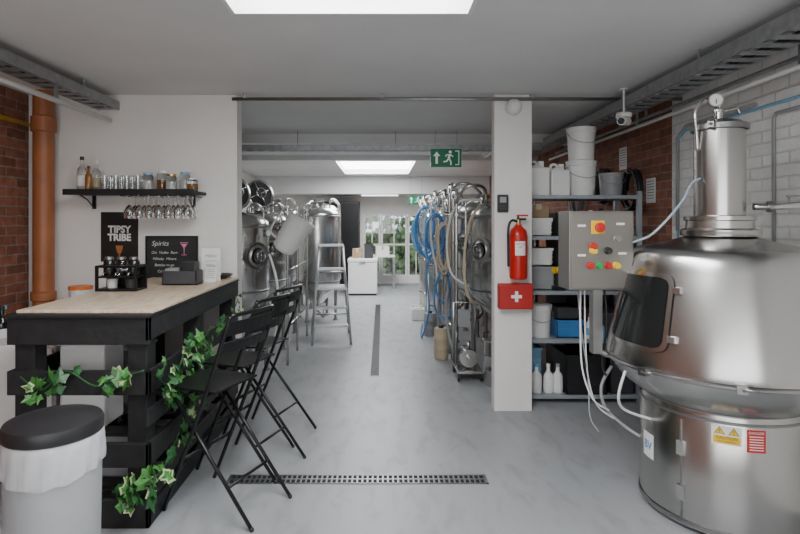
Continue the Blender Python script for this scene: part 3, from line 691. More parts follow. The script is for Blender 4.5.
def patch(b,a0,a1,z0,z1,off,m,cr=.14,n=36):
    g=[]
    for j in range(n+1):
        row=[]; v=j/n; z=z0+(z1-z0)*v; e=min(v,1-v); ins=0
        if e<cr: ins=cr*(1-math.sqrt(max(0,1-((cr-e)/cr)**2)))
        for i in range(n+1):
            u=i/n; uu=.5+(u-.5)*(1-2*ins); a=math.radians(a0+(a1-a0)*uu); r=dr(z)+off
            row.append(b.bm.verts.new((r*math.cos(a),r*math.sin(a),z)))
        g.append(row)
    for j in range(n):
        for i in range(n): b.face([g[j][i],g[j][i+1],g[j+1][i+1],g[j+1][i]],m,True)
b=MB(); patch(b,171,215,.885,1.265,.010,M_STEEL); b.obj('hatch_frame',t)
b=MB(); patch(b,174,212,.905,1.245,.016,M_GGLASS); b.obj('hatch',t,label='dark rounded glass hatch')
for z in (.96,1.19):
    b=MB(); a=math.radians(217); r=dr(z)+.012; b.cbox((r*math.cos(a),r*math.sin(a),z),(.022,.035,.03),M_STEEL,RZ(a)); b.obj('hinge',t)
for ad in (246,205,285):
    b=MB(); a=math.radians(ad); b.cbox((.578*math.cos(a),.578*math.sin(a),.786),(.035,.04,.036),M_STEEL,RZ(a)); b.tube([(.596*math.cos(a),.596*math.sin(a),.786),(.608*math.cos(a+.1),.608*math.sin(a+.1),.796)],.006,M_STEELD); b.obj('rim_clamp',t)
for z in (.18,.40):
    b=MB(); a=math.radians(213); b.cbox((.39*math.cos(a),.39*math.sin(a),z),(.018,.035,.07),M_STEEL,RZ(a)); b.obj('door_hinge',t)
b=MB(); b.cbox((.386*math.cos(a),.386*math.sin(a),.29),(.006,.008,.50),M_STEELD,RZ(a)); b.obj('door_seam',t)
def cyl_fn(ac,zc,r,k=1.0): return lambda u,v:Vector((r*math.cos(math.radians(ac)+u*k/r),r*math.sin(math.radians(ac)+u*k/r),zc+v*k))
R0=.3865; KS=.88
b=MB(); A1=242; Z1=.505; f=cyl_fn(A1,Z1,R0,KS); f2=cyl_fn(A1,Z1,R0+.0007,KS); f3=cyl_fn(A1,Z1,R0+.0014,KS)
def rect(b,f,u0,u1,v0,v1,m,n=6):
    for i in range(n):
        p=u0+(u1-u0)*i/n; q=u0+(u1-u0)*(i+1)/n; b.poly([f(p,v0),f(q,v0),f(q,v1),f(p,v1)],m)
rect(b,f,-.07,.07,-.045,.055,M_PAPER)
for cu,cv in ((-.033,.028),(.033,.028)):
    b.poly([f2(cu-.026,cv-.018),f2(cu+.026,cv-.018),f2(cu,cv+.024)],M_BLKP); b.poly([f3(cu-.021,cv-.0155),f3(cu+.021,cv-.0155),f3(cu,cv+.019)],M_YEL)
    b.text('!',.032,M_BLKP,lambda u,v:cyl_fn(A1,Z1,R0+.002,KS)(u+cu,v+cv-.013))
rect(b,f2,-.062,.062,-.038,.002,M_YEL); b.text('CAUTION',.022,M_BLKP,lambda u,v:f3(u,v-.016)); b.text('HOT SURFACE',.013,M_BLKP,lambda u,v:f3(u,v-.032))
b.obj('warning_label',t,label='white label with yellow hazard triangles')
b=MB(); f=cyl_fn(260,.497,R0,KS); f2=cyl_fn(260,.497,R0+.0007,KS)
rect(b,f,-.045,.045,-.06,.06,M_RED); b.text('DANGER',.019,M_PAPER,lambda u,v:f2(u,v+.038))
for k in range(6): rect(b,f2,-.034,.034,.022-.014*k,.027-.014*k,M_PAPER,4)
b.obj('danger_label',t,label='red danger label with white text')
b=MB(); f=cyl_fn(181,.33,R0); f2=cyl_fn(181,.33,R0+.0007); rect(b,f,-.05,.05,-.065,.065,M_PAPER); b.text('BV',.06,mat('blue_print',(.05,.2,.5),.5),lambda u,v:f2(u,v-.02),bold=.002); b.obj('name_label',t,label='white sticker with blue letters')
b=MB(); b.tube([(.14,-.06,1.60),(.24,-.09,1.60),(.40,-.10,1.61),(.57,-.10,1.61)],.018,M_STEEL,12,3); b.cyl((.20,-.08,1.60),(.22,-.085,1.60),.03,M_STEELD); b.cyl((.38,-.10,1.61),(.40,-.10,1.61),.03,M_STEELD); b.tube([(.30,-.095,1.605),(.30,-.095,1.65)],.005,M_STEELD); b.cbox((.33,-.095,1.655),(.08,.012,.008),M_STEELD); b.obj('outlet_pipe',t)
b=MB(); b.tube([(-.12,-.03,1.75),(-.18,-.05,1.72),(-.25,-.08,1.62),(-.38,-.05,1.46),(-.46,.05,1.40),(-.50,.12,1.34)],.0065,mat('clear_tubing',(.55,.65,.75),.25,trans=.4,var=.02),8,5); b.obj('tubing',t)
b=MB(); b.tube([(-.50,.18,.70),(-.55,.2,.58),(-.52,.22,.45),(-.42,.2,.35),(-.34,.15,.3)],.009,M_GREY,10,5); b.obj('hose',t)
b=MB(); b.tube([(-.55,-.1,.75),(-.585,-.1,.62),(-.53,-.05,.53),(-.37,-.03,.47)],.007,M_WPL,10,5); b.obj('hose',t)

# control panel
t=T('control_panel','stainless control box with emergency stop and coloured knobs','control panel',(1.19,2.98,1.15))
b=MB(); b.box(-.175,.175,-.09,.09,0,.43,M_PANEL); b.obj('enclosure',t,bevel=.004)
b=MB(); b.box(-.165,.165,-.097,-.091,.01,.42,M_PANEL); b.obj('door',t,bevel=.003)
def button(parent,x,z,cols,name='button',r=.018,d=.03):
    b=MB(); y=-.097
    b.lathe([(0,0),(r*1.25,0),(r*1.25,.006),(r*.8,.008),(r*.8,d*.7),(r,d*.7),(r,d),(0,d)],cols,c=(x,y,z),M=RX(pi/2),seg=20); b.obj(name,parent)
b=MB(); b.box(-.060,.012,-.104,-.097,.305,.377,M_YEL); b.obj('backplate',t,label='yellow backplate',bevel=.002)
b=MB(); b.lathe([(0,0),(.016,0),(.016,.02),(.026,.022),(.026,.035),(0,.04)],M_RED,c=(-.024,-.104,.341),M=RX(pi/2),seg=24); b.obj('emergency_stop',t)
for x,z,c,n in ((-.05,.215,M_YEL,'knob'),(-.05,.24,M_RED,'knob'),(.03,.215,M_BLKP,'knob'),(-.065,.135,M_RED,'button'),(-.018,.135,M_GRN,'button'),(.03,.135,M_RED,'button'),(.075,.135,M_YEL,'button'),(.08,.28,M_STEELD,'button')): button(t,x,z,c,n,.016)
for x,z in ((-.11,.35),(-.11,.19),(.10,.36),(.11,.20)):
    b=MB(); b.box(x-.022,x+.022,-.0985,-.097,z-.006,z+.006,M_PAPER); b.obj('label_plate',t)
for z in (.1,.3): b=MB(); b.box(.176,.185,-.07,-.04,z,z+.04,M_STEELD); b.obj('hinge',t)
b=MB(); b.box(-.02,.03,-.03,.03,-.36,0,M_STEELD); b.tube([(.005,0,-.34),(.06,0,-.37),(.09,-.01,-.37)],.016,M_STEELD,10); b.obj('support_arm',t)
for pts,r,m in (([(-.08,0,0),(-.085,-.01,-.2),(-.07,0,-.45),(-.01,.0,-.62),(.1,.05,-.70)],.005,M_WPL),
    ([(-.05,.02,0),(-.05,.01,-.25),(-.03,.02,-.5),(.02,.02,-.66),(.12,.03,-.74)],.004,M_WPL),
    ([(-.09,.02,0),(-.07,.01,-.25),(-.03,.02,-.5),(-.02,.02,-.72),(.02,.0,-.80)],.004,M_GREY),
    ([(.06,.02,0),(.07,.01,-.2),(.05,.02,-.42),(.08,.04,-.5)],.006,M_BLKP)):
    b=MB(); b.tube(pts,r,m,8,5); b.obj('cable',t)

# ------------------------------------------------------------------ shelving unit and its contents
t=T('shelving_unit','grey metal shelving unit loaded with brewery supplies','shelving',(1.7,4.7,0))
SXA,SXB=-.46,.46
for x in (SXA,SXB):
    for y in (-.22,.22): b=MB(); b.box(x-.018,x+.018,y-.018,y+.018,0,1.78,M_SHELF); b.obj('upright',t)
LV=[.07,.535,.94,1.40,1.745]
for z in LV:
    b=MB(); b.box(SXA-.02,SXB+.02,-.24,.24,z-.03,z,M_SHELF); b.obj('shelf',t,bevel=.002)
def bucket(x,y,z,r,h,label,m=M_WPL,lid=None,group=None):
    t=T('bucket',label,'bucket',(x,y,z),group=group)
    b=MB(); b.lathe([(0,0),(r*.86,0),(r*.87,.005),(r*.98,h*.86),(r*1.03,h*.87),(r*1.03,h*.9),(r,h*.91),(r,h),(r*.96,h),(r*.84,.01),(0,.01)],m,seg=32); b.obj('body',t)
    if lid:
        b=MB(); b.lathe([(0,h*.985),(r*1.0,h*.985),(r*1.05,h*.96),(r*1.05,h*1.01),(r*.9,h*1.02),(0,h*1.02)],lid,seg=32); b.obj('lid',t)
    b=MB(); b.tube([(-r*1.02,0,h*.88),(-r*.9,-r*.8,h*.62),(0,-r*1.12,h*.5),(r*.9,-r*.8,h*.62),(r*1.02,0,h*.88)],.003,M_GALV,6,5); b.obj('handle',t)
    return t
bucket(1.74,4.66,1.745,.125,.30,'white plastic bucket on the top shelf',lid=M_WPL,group='stacked white buckets')
bucket(1.74,4.66,2.055,.12,.28,'white plastic bucket stacked on another bucket',lid=M_WPL,group='stacked white buckets')
def jerry(x,y,z,w,d,h,label,m=M_NAT,cap=M_WPL,rz=0,group=None):
    t=T('jerrycan',label,'jerrycan',(x,y,z),rz,group=group)
    b=MB(); b.box(-w/2,w/2,-d/2,d/2,0,h*.8,m)
    b.box(-w*.3,w*.3,-d*.3,d*.3,h*.8,h*.88,m); b.obj('body',t,bevel=.02)
    b=MB(); b.cyl((w*.22,0,h*.88),(w*.22,0,h),.025,cap,18); b.obj('cap',t)
    b=MB(); b.tube([(-w*.35,0,h*.8),(-w*.33,0,h*.96),(-w*.1,0,h*.98),(w*.05,0,h*.88)],.012,m,8,4); b.obj('handle',t)
    return t
jerry(1.34,4.62,1.745,.17,.2,.30,'translucent white jerrycan on the top shelf',group='jerrycans on shelves')
jerry(1.53,4.66,1.745,.16,.2,.28,'white jerrycan with white cap on the top shelf',M_WPL,group='jerrycans on shelves')
bucket(2.0,4.66,1.745,.10,.2,'grey plastic tub on the top shelf',M_GREY)
def crate(x,y,z,w,d,h,label,m,open_=True):
    t=T('storage_crate',label,'crate',(x,y,z))
    b=MB(); e=.008
    b.box(-w/2,w/2,-d/2,d/2,0,e,m)
    b.box(-w/2,w/2,-d/2,-d/2+e,0,h,m); b.box(-w/2,w/2,d/2-e,d/2,0,h,m); b.box(-w/2,-w/2+e,-d/2,d/2,0,h,m); b.box(w/2-e,w/2,-d/2,d/2,0,h,m)
    for k in range(3): zz=h*(.2+.25*k); b.box(-w/2-.003,w/2+.003,-d/2-.004,-d/2,zz,zz+.01,m)
    b.obj('body',t)
    b=MB(); b.box(-w/2-.008,w/2+.008,-d/2-.008,-d/2+e,h-.02,h,m); b.box(-w/2-.008,w/2+.008,d/2-e,d/2+.008,h-.02,h,m); b.box(-w/2-.008,-w/2+e,-d/2,d/2,h-.02,h,m); b.box(w/2-e,w/2+.008,-d/2,d/2,h-.02,h,m); b.obj('rim',t)
    if not open_:
        b=MB(); b.box(-w/2-.01,w/2+.01,-d/2-.01,d/2+.01,h,h+.015,m); b.obj('lid',t,bevel=.004)
crate(1.72,4.66,.07,.34,.36,.33,'black stacking crate on the bottom shelf',M_BLKP)
crate(1.32,4.8,.07,.18,.2,.34,'light blue plastic crate on the bottom shelf',M_LBLUE)
crate(2.03,4.68,.07,.20,.36,.28,'dark grey lidded crate on the bottom shelf',M_DGREY,False)
for i,(x,cap) in enumerate(((1.32,M_LBLUE),(1.42,M_WPL),(1.50,M_GREY))):
    bottle(x,4.55,.07,.24,.042,M_WPL,cap,'white plastic chemical bottle on the bottom shelf',M_PAPER if i else None,group='chemical bottles on the bottom shelf')
bucket(1.36,4.62,.535,.105,.27,'white bucket with lid on the lower shelf',lid=M_WPL)
crate(1.60,4.68,.535,.22,.3,.15,'blue plastic crate on the lower shelf',M_BLUE)
crate(1.60,4.68,.688,.2,.26,.10,'small dark crate stacked on a blue crate',M_DGREY)
crate(1.93,4.68,.535,.32,.34,.20,'dark grey crate on the lower shelf',M_DGREY,False)
bottle(1.76,4.52,.535,.2,.035,M_WPL,M_RED,'white spray bottle with red cap on the lower shelf',M_LBLUE,group='bottles on the lower shelf')
bottle(1.84,4.5-.01,.535,.17,.035,M_LBLUE,M_WPL,'light blue bottle with white cap on the lower shelf',None,group='bottles on the lower shelf')
def drill(x,y,z,rz,c,label):
    t=T('power_drill',label,'drill',(x,y,z),rz)
    b=MB(); b.cyl((-.08,0,.17),(.06,0,.17),.03,c,16); b.obj('body',t)
    b=MB(); b.cyl((.06,0,.17),(.10,0,.17),.02,M_BLKP,14,r2=.012); b.cyl((.10,0,.17),(.15,0,.17),.004,M_STEEL,8); b.obj('chuck',t)
    b=MB(); b.cbox((-.04,0,.09),(.035,.03,.13),M_BLKP,RY(.15)); b.box(-.08,.02,-.035,.035,0,.04,M_BLKP); b.obj('handle',t,bevel=.006)
drill(1.53,4.54,.94,.3,M_YEL,'yellow and black cordless drill on the middle shelf')
drill(1.93,4.54,.94,2.7,M_RED,'red and black cordless drill on the middle shelf')
crate(1.36,4.7,.94,.22,.3,.2,'grey plastic tub on the middle shelf',M_GREY)
crate(1.36,4.7,1.145,.2,.26,.15,'white plastic tray stacked on a grey tub',M_WPL)
crate(1.70,4.78,.94,.22,.2,.34,'black tote on the middle shelf',M_BLKP)
def cbox(x,y,z,w,d,h,rz,label,m=M_CARD):
    t=T('cardboard_box',label,'box',(x,y,z),rz,group='cardboard boxes on the shelves')
    b=MB(); b.box(-w/2,w/2,-d/2,d/2,0,h,m); b.obj('carton',t,bevel=.003)
    b=MB(); b.box(-.025,.025,-d/2-.001,d/2+.001,h,h+.0015,M_BEIGE); b.box(-.025,.025,-d/2-.002,-d/2-.0005,h*.6,h+.001,M_BEIGE); b.obj('tape',t)
cbox(1.98,4.76,.94,.22,.2,.28,.05,'brown cardboard box on the middle shelf')
crate(1.35,4.72,1.40,.22,.26,.14,'white storage tub on the upper shelf',M_WPL,False)
cbox(1.35,4.72,1.556,.18,.22,.12,.06,'small brown box stacked on a white tub')
crate(1.62,4.7,1.40,.24,.3,.20,'dark grey parts bin on the upper shelf',M_DGREY)
bottle(1.80,4.6,1.40,.22,.04,M_GRN,M_WPL,'green plastic bottle on the upper shelf',M_PAPER,group='bottles on the upper shelf')
bottle(1.90,4.63,1.40,.24,.04,M_BEIGE,M_BLKP,'beige plastic bottle on the upper shelf',None,group='bottles on the upper shelf')
bottle(2.0,4.6,1.40,.2,.04,M_WPL,M_RED,'white bottle with red cap on the upper shelf',M_LBLUE,group='bottles on the upper shelf')
t=T('cupboard','dark tall cupboard standing behind the metal shelving','cupboard',(2.08,5.5,0))
b=MB(); b.box(-.3,.3,-.3,.3,0,1.55,M_DGREY); b.obj('body',t,bevel=.01)
for s in (-1,1): b=MB(); b.box(min(s*.01,s*.29),max(s*.01,s*.29),-.32,-.302,.05,1.5,M_BLKP); b.obj('door',t)
def coil(x,y,z,r,m,label,n=4):
    t=T('hose_coil',label,'hose',(x,y,z))
    b=MB(); pts=[]
    for i in range(n*12+1):
        a=2*pi*i/12; o_=i*.0016; rr=r+.012*math.sin(i*.7)
        pts.append((-.02-o_*.9,rr*math.cos(a),rr*1.15*math.sin(a)-r))
    b.tube(pts,.013,m,8); b.obj('hose',t)
    b=MB(); b.tube([(0,0,0),(-.10,0,0),(-.115,0,.03)],.008,M_GALV,8); b.obj('hook',t)
coil(2.398,5.0,1.98,.16,M_BLKP,'black rubber hose coil hanging on the brick wall')
coil(2.398,5.65,2.05,.15,M_DGREY,'dark grey hose coil hanging on the brick wall')
coil(2.398,6.4,1.95,.16,M_GREY,'grey hose coil hanging on the brick wall')
for y,z,l in ((4.75,1.80,'white notice sheet pinned on the brick wall'),(5.3,2.15,'white notice sheet pinned high on the brick wall')):
    t=T('notice_sheet',l,'notice',(2.398,y,z)); b=MB(); b.box(-.004,0,-.08,.08,-.11,.11,M_PAPER); b.obj('sheet',t)
    b=MB()
    for k in range(7): b.box(-.0055,-.004,-.06,.06,.08-.025*k,.085-.025*k,M_DGREY)
    b.obj('print',t)

# ------------------------------------------------------------------ fermentation tanks
def tank(x,y,r,zt,zc,rz,label,gm=M_STEEL,lid_open=False,group='stainless fermentation tanks',plain=False):
    t=T('fermentation_tank',label,'tank',(x,y,0),rz,group=group)
    h=zt-zc
    b=MB(); b.lathe([(.03,zc-r*1.0),(.05,zc-r*.98),(r*.96,zc-.03),(r,zc),(r,zt-.1*r),(r*.97,zt),(r*.8,zt+r*.16),(r*.45,zt+r*.28),(0,zt+r*.32)],gm,seg=64)
    for z in ((zc+.04,zt-.06) if plain else (zc+.04,zc+h*.5,zt-.06)): b.lathe([(r+.0005,z),(r+.006,z+.004),(r+.006,z+.02),(r+.0005,z+.024)],M_STEELD,seg=64)
    b.obj('vessel',t)
    for i in range(4):
        a=pi/4+i*pi/2; rr=r*.92; b=MB(); b.cyl((rr*math.cos(a),rr*math.sin(a),0.012),(rr*math.cos(a),rr*math.sin(a),zc+.05),.022,M_STEELD,12); b.cyl((rr*math.cos(a),rr*math.sin(a),0),(rr*math.cos(a),rr*math.sin(a),.015),.04,M_STEELD,14); b.obj('leg',t)
    if not plain:
        Mm=Matrix.Translation((0,-r,zc+h*.55))@RX(pi/2)
        b=MB(); b.lathe([(.11,-.03),(.135,-.03),(.135,.035),(.11,.035)],M_STEEL,M=Mm,seg=28); b.lathe([(0,.04),(.08,.036),(.12,.03),(.125,.022),(0,.02)],M_STEELD,M=Mm,seg=28); b.obj('manway_door',t)
        b=MB()
        b.tube([Mm@Vector((.05*math.cos(a),.05*math.sin(a),.085)) for a in [2*pi*k/14 for k in range(14)]],.006,M_STEEL,6,closed=True)
        b.tube([Mm@Vector((0,0,.03)),Mm@Vector((0,0,.09))],.009,M_STEEL); b.tube([Mm@Vector((-.05,0,.085)),Mm@Vector((.05,0,.085))],.005,M_STEEL,6); b.tube([Mm@Vector((0,-.05,.085)),Mm@Vector((0,.05,.085))],.005,M_STEEL,6); b.obj('handwheel',t)
        b=MB(); Mg=Matrix.Translation((r*.45,-r*.93,zc+h*.85))@RX(pi/2); b.lathe([(0,-.02),(.035,-.02),(.035,.02),(0,.02)],M_STEELD,M=Mg,seg=18); b.lathe([(0,.021),(.03,.021)],M_PAPER,M=Mg,seg=18); b.obj('gauge',t)
    b=MB(); b.cyl((0,0,zt+r*.28),(0,0,zt+r*.28+.06),.09,M_STEEL,24)
    if not lid_open: b.lathe([(.1,0),(.105,.01),(.105,.025),(0,.05)],M_STEELD,c=(0,0,zt+r*.28+.05),seg=24)
    b.obj('top_neck',t)
    b=MB(); zz=zt+r*.15; b.tube([(r*.6,0,zz),(r*.6,0,zz+.10),(r*.75,0,zz+.14),(r*1.02,0,zz+.08),(r*1.08,0,zz-.1),(r*1.08,0,.6)],.016,M_STEEL,10,4); b.obj('pipe',t)
    b=MB(); b.tube([(-r*.5,-r*.5,zz),(-r*.5,-r*.5,zz+.08),(-r*.8,-r*.75,zz+.05),(-r*.8,-r*.82,zz-.15),(-r*.8,-r*.82,.75)],.013,M_STEEL,10,4); b.obj('pipe',t)
    b=MB(); b.tube([(0,0,zc-r),(0,0,zc-r-.06),(0,-.1,zc-r-.1),(0,-r*1.0,zc-r-.1)],.02,M_STEEL,10,3); b.cyl((0,-r*.9,zc-r-.1),(0,-r*.95,zc-r-.1),.035,M_STEELD); b.tube([(0,-r*.92,zc-r-.07),(0,-r*.92,zc-r-.02),(.07,-r*.92,zc-r)],.007,M_BLKP); b.obj('valve',t)
    if lid_open:
        Ml=Matrix.Translation((-.02,-.06,zt+r*.28+.20))@RX(pi/2-.25); b=MB(); b.lathe([(.15,-.014),(.175,-.005),(.18,.0),(.18,.012),(.165,.018),(.15,.012),(.15,-.014)],M_STEEL,M=Ml,seg=36); b.lathe([(0,.0),(.15,-.004)],M_DGREY,M=Ml,seg=36); b.lathe([(0,.004),(.15,.006)],M_DGREY,M=Ml,seg=36)
        b.tube([(0,.06,zt+r*.28+.05),(0,.06,zt+r*.28+.12),(0,-.03,zt+r*.28+.18)],.010,M_STEEL)
        for q in range(4):
            a=q*pi/2+.4; b.tube([Ml@Vector((0,0,.02)),Ml@Vector((.15*math.cos(a),.15*math.sin(a),.016))],.008,M_STEEL,6)
        b.tube([Ml@Vector((.06*math.cos(a),.06*math.sin(a),.05)) for a in [2*pi*k/14 for k in range(14)]],.006,M_STEEL,6,closed=True); b.tube([Ml@Vector((0,0,0)),Ml@Vector((0,0,.05))],.008,M_STEEL); b.obj('open_lid',t)
    return t
tank(-1.52,5.45,.36,1.52,.78,.9,'stainless conical tank with open round lid beside the partition',lid_open=True)
tank(-1.48,6.4,.33,1.56,.78,.7,'stainless conical tank with pipework in the tank row',lid_open=True)
tank(-1.50,7.35,.33,1.66,.75,.7,'stainless conical tank in the middle of the row')
tank(-1.02,8.40,.35,1.66,.55,.4,'tall plain stainless tank behind the step ladder',plain=True)
tank(-1.15,9.7,.36,1.75,.7,.5,'plain stainless tank along the tank row',plain=True)
tank(1.32,5.75,.36,1.62,.75,-.9,'stainless conical tank beside the pillar')
tank(1.26,6.75,.34,1.68,.75,-.8,'stainless conical tank behind blue hoses')
tank(1.18,7.8,.34,1.62,.72,-.8,'stainless tank draped with hoses')
tank(1.12,8.9,.34,1.66,.7,-.7,'stainless tank further along the corridor')
tank(1.08,10.0,.34,1.62,.7,-.7,'stainless tank at the end of the corridor')
def hose(pts,m,r,label,name='hose'):
    P=[Vector(p) for p in pts]; c=P[0].copy(); b=MB(); b.tube([p-c for p in P],r,m,10,6); b.obj(name,loc=c,label=label,cat='hose')
rnd=random.Random(11)
def loops(x,y,zt,n,m,label,w=.12,hh=.5,r=.012):
    pts=[]
    for i in range(n):
        j=lambda s=.03: rnd.uniform(-s,s)
        dz=rnd.uniform(-.12,.10); ww=w*rnd.uniform(.75,1.15)
        for k in range(8):
            a=pi/2-2*pi*k/8
            pts.append((x+ww*math.cos(a)+j(.02),y+.05*i+.006*k+j(.02),zt-(hh+dz)/2+(hh+dz)/2*math.sin(a)+j(.03)))
    hose(pts,m,r,label,'hose_coil')
loops(.66,6.5,1.62,4,M_BLUE,'bright blue hose hanging in loose loops from pipe frame',.11,.55)
loops(.62,7.4,1.72,4,M_BLUE,'blue hose loops hung loosely on the pipe frame',.14,.65,.014)
loops(.68,5.8,1.50,3,M_BEIGE,'pale beige hose looped over the steel frame',.08,.55)
loops(.62,8.3,1.65,3,M_LBLUE,'pale blue hose loops hung on the pipe frame',.13,.6,.014)
loops(.70,6.0,.98,2,M_BLUE,'short blue hose bunched low on the pipe frame',.09,.45,.011)
hose([(.85,6.2,1.0),(.72,6.0,.6),(.75,5.8,.2),(.85,5.6,.02),(.8,5.3,.02),(.72,5.2,.02)],M_GREY,.014,'grey hose trailing from tank onto the floor')
hose([(.70,7.0,1.2),(.58,6.9,.9),(.60,6.8,.4),(.52,6.9,.03),(.54,7.4,.014),(.60,7.9,.014)],M_BLUE,.012,'blue hose trailing down to the floor')
hose([(.72,7.1,1.78),(.58,7.0,1.6),(.56,6.95,1.2),(.62,7.0,.85),(.70,7.1,.7)],M_LBLUE,.011,'pale blue hose drooping between tank fittings')
hose([(1.0,5.38,1.7),(.86,5.25,1.5),(.80,5.2,1.1),(.84,5.2,.8),(.95,5.3,.7)],M_BEIGE,.014,'pale beige hose drooping from the tank top')
hose([(1.02,5.5,1.75),(.80,5.6,1.72),(.70,5.7,1.4),(.72,5.6,1.0),(.90,5.5,.85)],M_WPL,.012,'white hose looping between tank fittings')
hose([(.74,6.7,1.84),(.62,6.6,1.75),(.60,6.5,1.3),(.66,6.4,.9),(.64,6.3,.5)],M_WPL,.012,'white hose hanging from the pipe arches')
hose([(-1.12,5.3,1.2),(-1.02,5.2,.9),(-1.05,5.3,.5),(-1.15,5.5,.25)],M_WPL,.012,'white hose hanging from the stainless tank')
hose([(-1.15,6.0,1.7),(-1.03,5.9,1.5),(-1.0,5.95,1.0),(-1.08,6.1,.6)],M_GREY,.012,'grey hose hanging between the stainless tanks')
t=T('pipe_frame','stainless pipe frame with valves in front of the tanks','pipework',(.86,6.2,0),group='stainless pipe frames')
for y,dz in ((-.48,0),(-.16,.08),(.16,-.06),(.5,.05)):
    b=MB(); b.tube([(-.08,y-.12,0),(-.08,y-.12,1.72+dz),(-.08,y-.08,1.80+dz),(-.08,y,1.84+dz),(-.08,y+.08,1.80+dz),(-.08,y+.12,1.72+dz),(-.08,y+.12,0)],.017,M_STEEL,10,3); b.obj('upright_pipe',t)
for z in (.35,.9,1.3,1.6):
    b=MB(); b.tube([(-.08,-.62,z),(-.08,.62,z)],.015,M_STEEL,10); b.obj('rail_pipe',t)
    b=MB(); b.cyl((-.08,-.3,z),(-.08,-.26,z),.032,M_STEELD); b.tube([(-.08,-.28,z),(-.12,-.28,z+.02),(-.17,-.3,z+.03)],.007,M_BLKP); b.obj('valve',t)
b=MB(); b.tube([(-.08,-.6,1.72),(-.02,-.7,1.86),(.1,-.72,1.90),(.22,-.6,1.86),(.25,-.5,1.7)],.018,M_STEEL,10,4); b.obj('arched_pipe',t)
b=MB(); b.tube([(-.08,.0,1.84),(.0,-.1,1.95),(.15,-.12,1.95),(.28,-.05,1.85)],.016,M_STEEL,10,4); b.obj('arched_pipe',t)
dup(t,(.82,7.6,0)); dup(t,(.78,9.1,0))
t=T('pump_cart','small stainless pump unit on a wheeled frame','pump',(.84,5.25,0))
b=MB(); b.box(-.12,.12,-.2,.2,.08,.10,M_STEEL); b.tube([(-.11,.19,.1),(-.11,.19,.7),(.11,.19,.7),(.11,.19,.1)],.012,M_STEEL,8); b.obj('frame',t)
b=MB(); b.cyl((0,-.02,.2),(0,.16,.2),.075,M_DGREY,20); b.obj('motor',t)
b=MB(); b.cyl((0,-.10,.2),(0,-.02,.2),.085,M_STEEL,24); b.tube([(0,-.10,.2),(0,-.17,.2)],.02,M_STEEL); b.tube([(0,-.06,.28),(0,-.06,.36)],.02,M_STEEL); b.obj('pump_head',t)
for x in (-.11,.11):
    for y in (-.16,.16): b=MB(); b.cyl((x-.012,y,.04),(x+.012,y,.04),.04,M_BLKP,16); b.obj('wheel',t)
b=MB(); b.box(-.06,.06,.17,.24,.45,.62,M_GREY); b.obj('control_box',t,bevel=.005)
for x,y,h,r,m,l in ((.66,5.95,.34,.08,M_BEIGE,'small beige plastic drum beside the tank legs'),(1.05,4.98,.42,.10,M_STEEL,'short stainless keg behind the pillar'),(.64,7.15,.3,.08,M_GREY,'small grey drum beside the tank legs')):
    t=T('drum',l,'drum',(x,y,0)); b=MB()
    b.lathe([(0,0),(r*.9,0),(r,.02),(r,h*.3),(r*1.04,h*.32),(r*1.04,h*.36),(r,h*.38),(r,h*.62),(r*1.04,h*.64),(r*1.04,h*.68),(r,h*.7),(r,h*.95),(r*.9,h),(0,h)],m,seg=28); b.obj('body',t)
    b=MB(); b.cyl((0,0,h),(0,0,h+.03),.03,M_BLKP,16); b.obj('cap',t)
jerry(.56,8.3,0,.2,.16,.22,'small white jerrycan standing on the corridor floor',M_WPL)
t=T('plastic_jug','pale translucent plastic jug hung on the tank pipework','jug',(-1.02,5.5,1.24)); b=MB(); Mf=RY(.55)@Matrix.Scale(1.25,4); b.lathe([(0,-.02),(.06,-.02),(.09,.0),(.105,.10),(.11,.24),(.125,.29),(.12,.29),(.105,.24),(.10,.10),(.085,.01),(0,-.01)],M_NAT,M=Mf,seg=28); b.obj('body',t)
b=MB(); b.tube([Mf@Vector(p) for p in ((-.10,0,.24),(-.17,0,.22),(-.17,0,.08),(-.10,0,.05))],.011,M_NAT,8,4); b.obj('handle',t)
b=MB(); b.tube([(.1,.0,.32),(.06,.1,.40),(.02,.14,.38)],.004,M_STEELD,6,3); b.obj('hook',t)
t=T('pipe_frame','stainless pipework beside the conical tank row','pipework',(-1.02,6.6,0),group='stainless pipe frames')
for y in (-.95,-.3,.5):
    b=MB(); b.tube([(.02,y,0.0),(.02,y,1.55),(-.01,y,1.66),(-.05,y,1.62),(-.06,y,1.5)],.014,M_STEEL,10,4); b.obj('upright_pipe',t)
for z in (.4,1.0,1.45): b=MB(); b.tube([(.02,-1.0,z),(.02,.6,z)],.012,M_STEEL,10); b.obj('rail_pipe',t)

# step ladder
t=T('step_ladder','open aluminium A-frame step ladder standing beside the tanks','ladder',(-.66,6.9,0),.12)
for s in (-1,1):
    b=MB(); b.tube([(s*.24,-.32,0),(s*.15,-.02,1.22)],.017,M_ALU,8); b.obj('rail',t)
    b=MB(); b.tube([(s*.25,.36,0),(s*.15,.05,1.20)],.014,M_ALU,8); b.obj('rear_rail',t)
for z in (.22,.44,.92):
    b=MB(); f=z/1.22; w=.24-.09*f; y=-.32+.30*f; b.box(-w,w,y-.02,y+.08,z-.014,z+.014,M_ALU); b.obj('step',t)
b=MB(); b.box(-.20,.20,-.20,.16,.665,.695,M_ALU); b.obj('platform',t,bevel=.004)
b=MB(); b.box(-.16,.16,-.05,.08,1.205,1.235,M_ALU); b.obj('top_cap',t,bevel=.004)
b=MB(); b.tube([(-.235,.29,.28),(.235,.29,.28)],.011,M_ALU,8); b.obj('crossbar',t)
b=MB(); b.tube([(-.18,.13,.86),(.18,.13,.86)],.010,M_ALU,8); b.obj('crossbar',t)

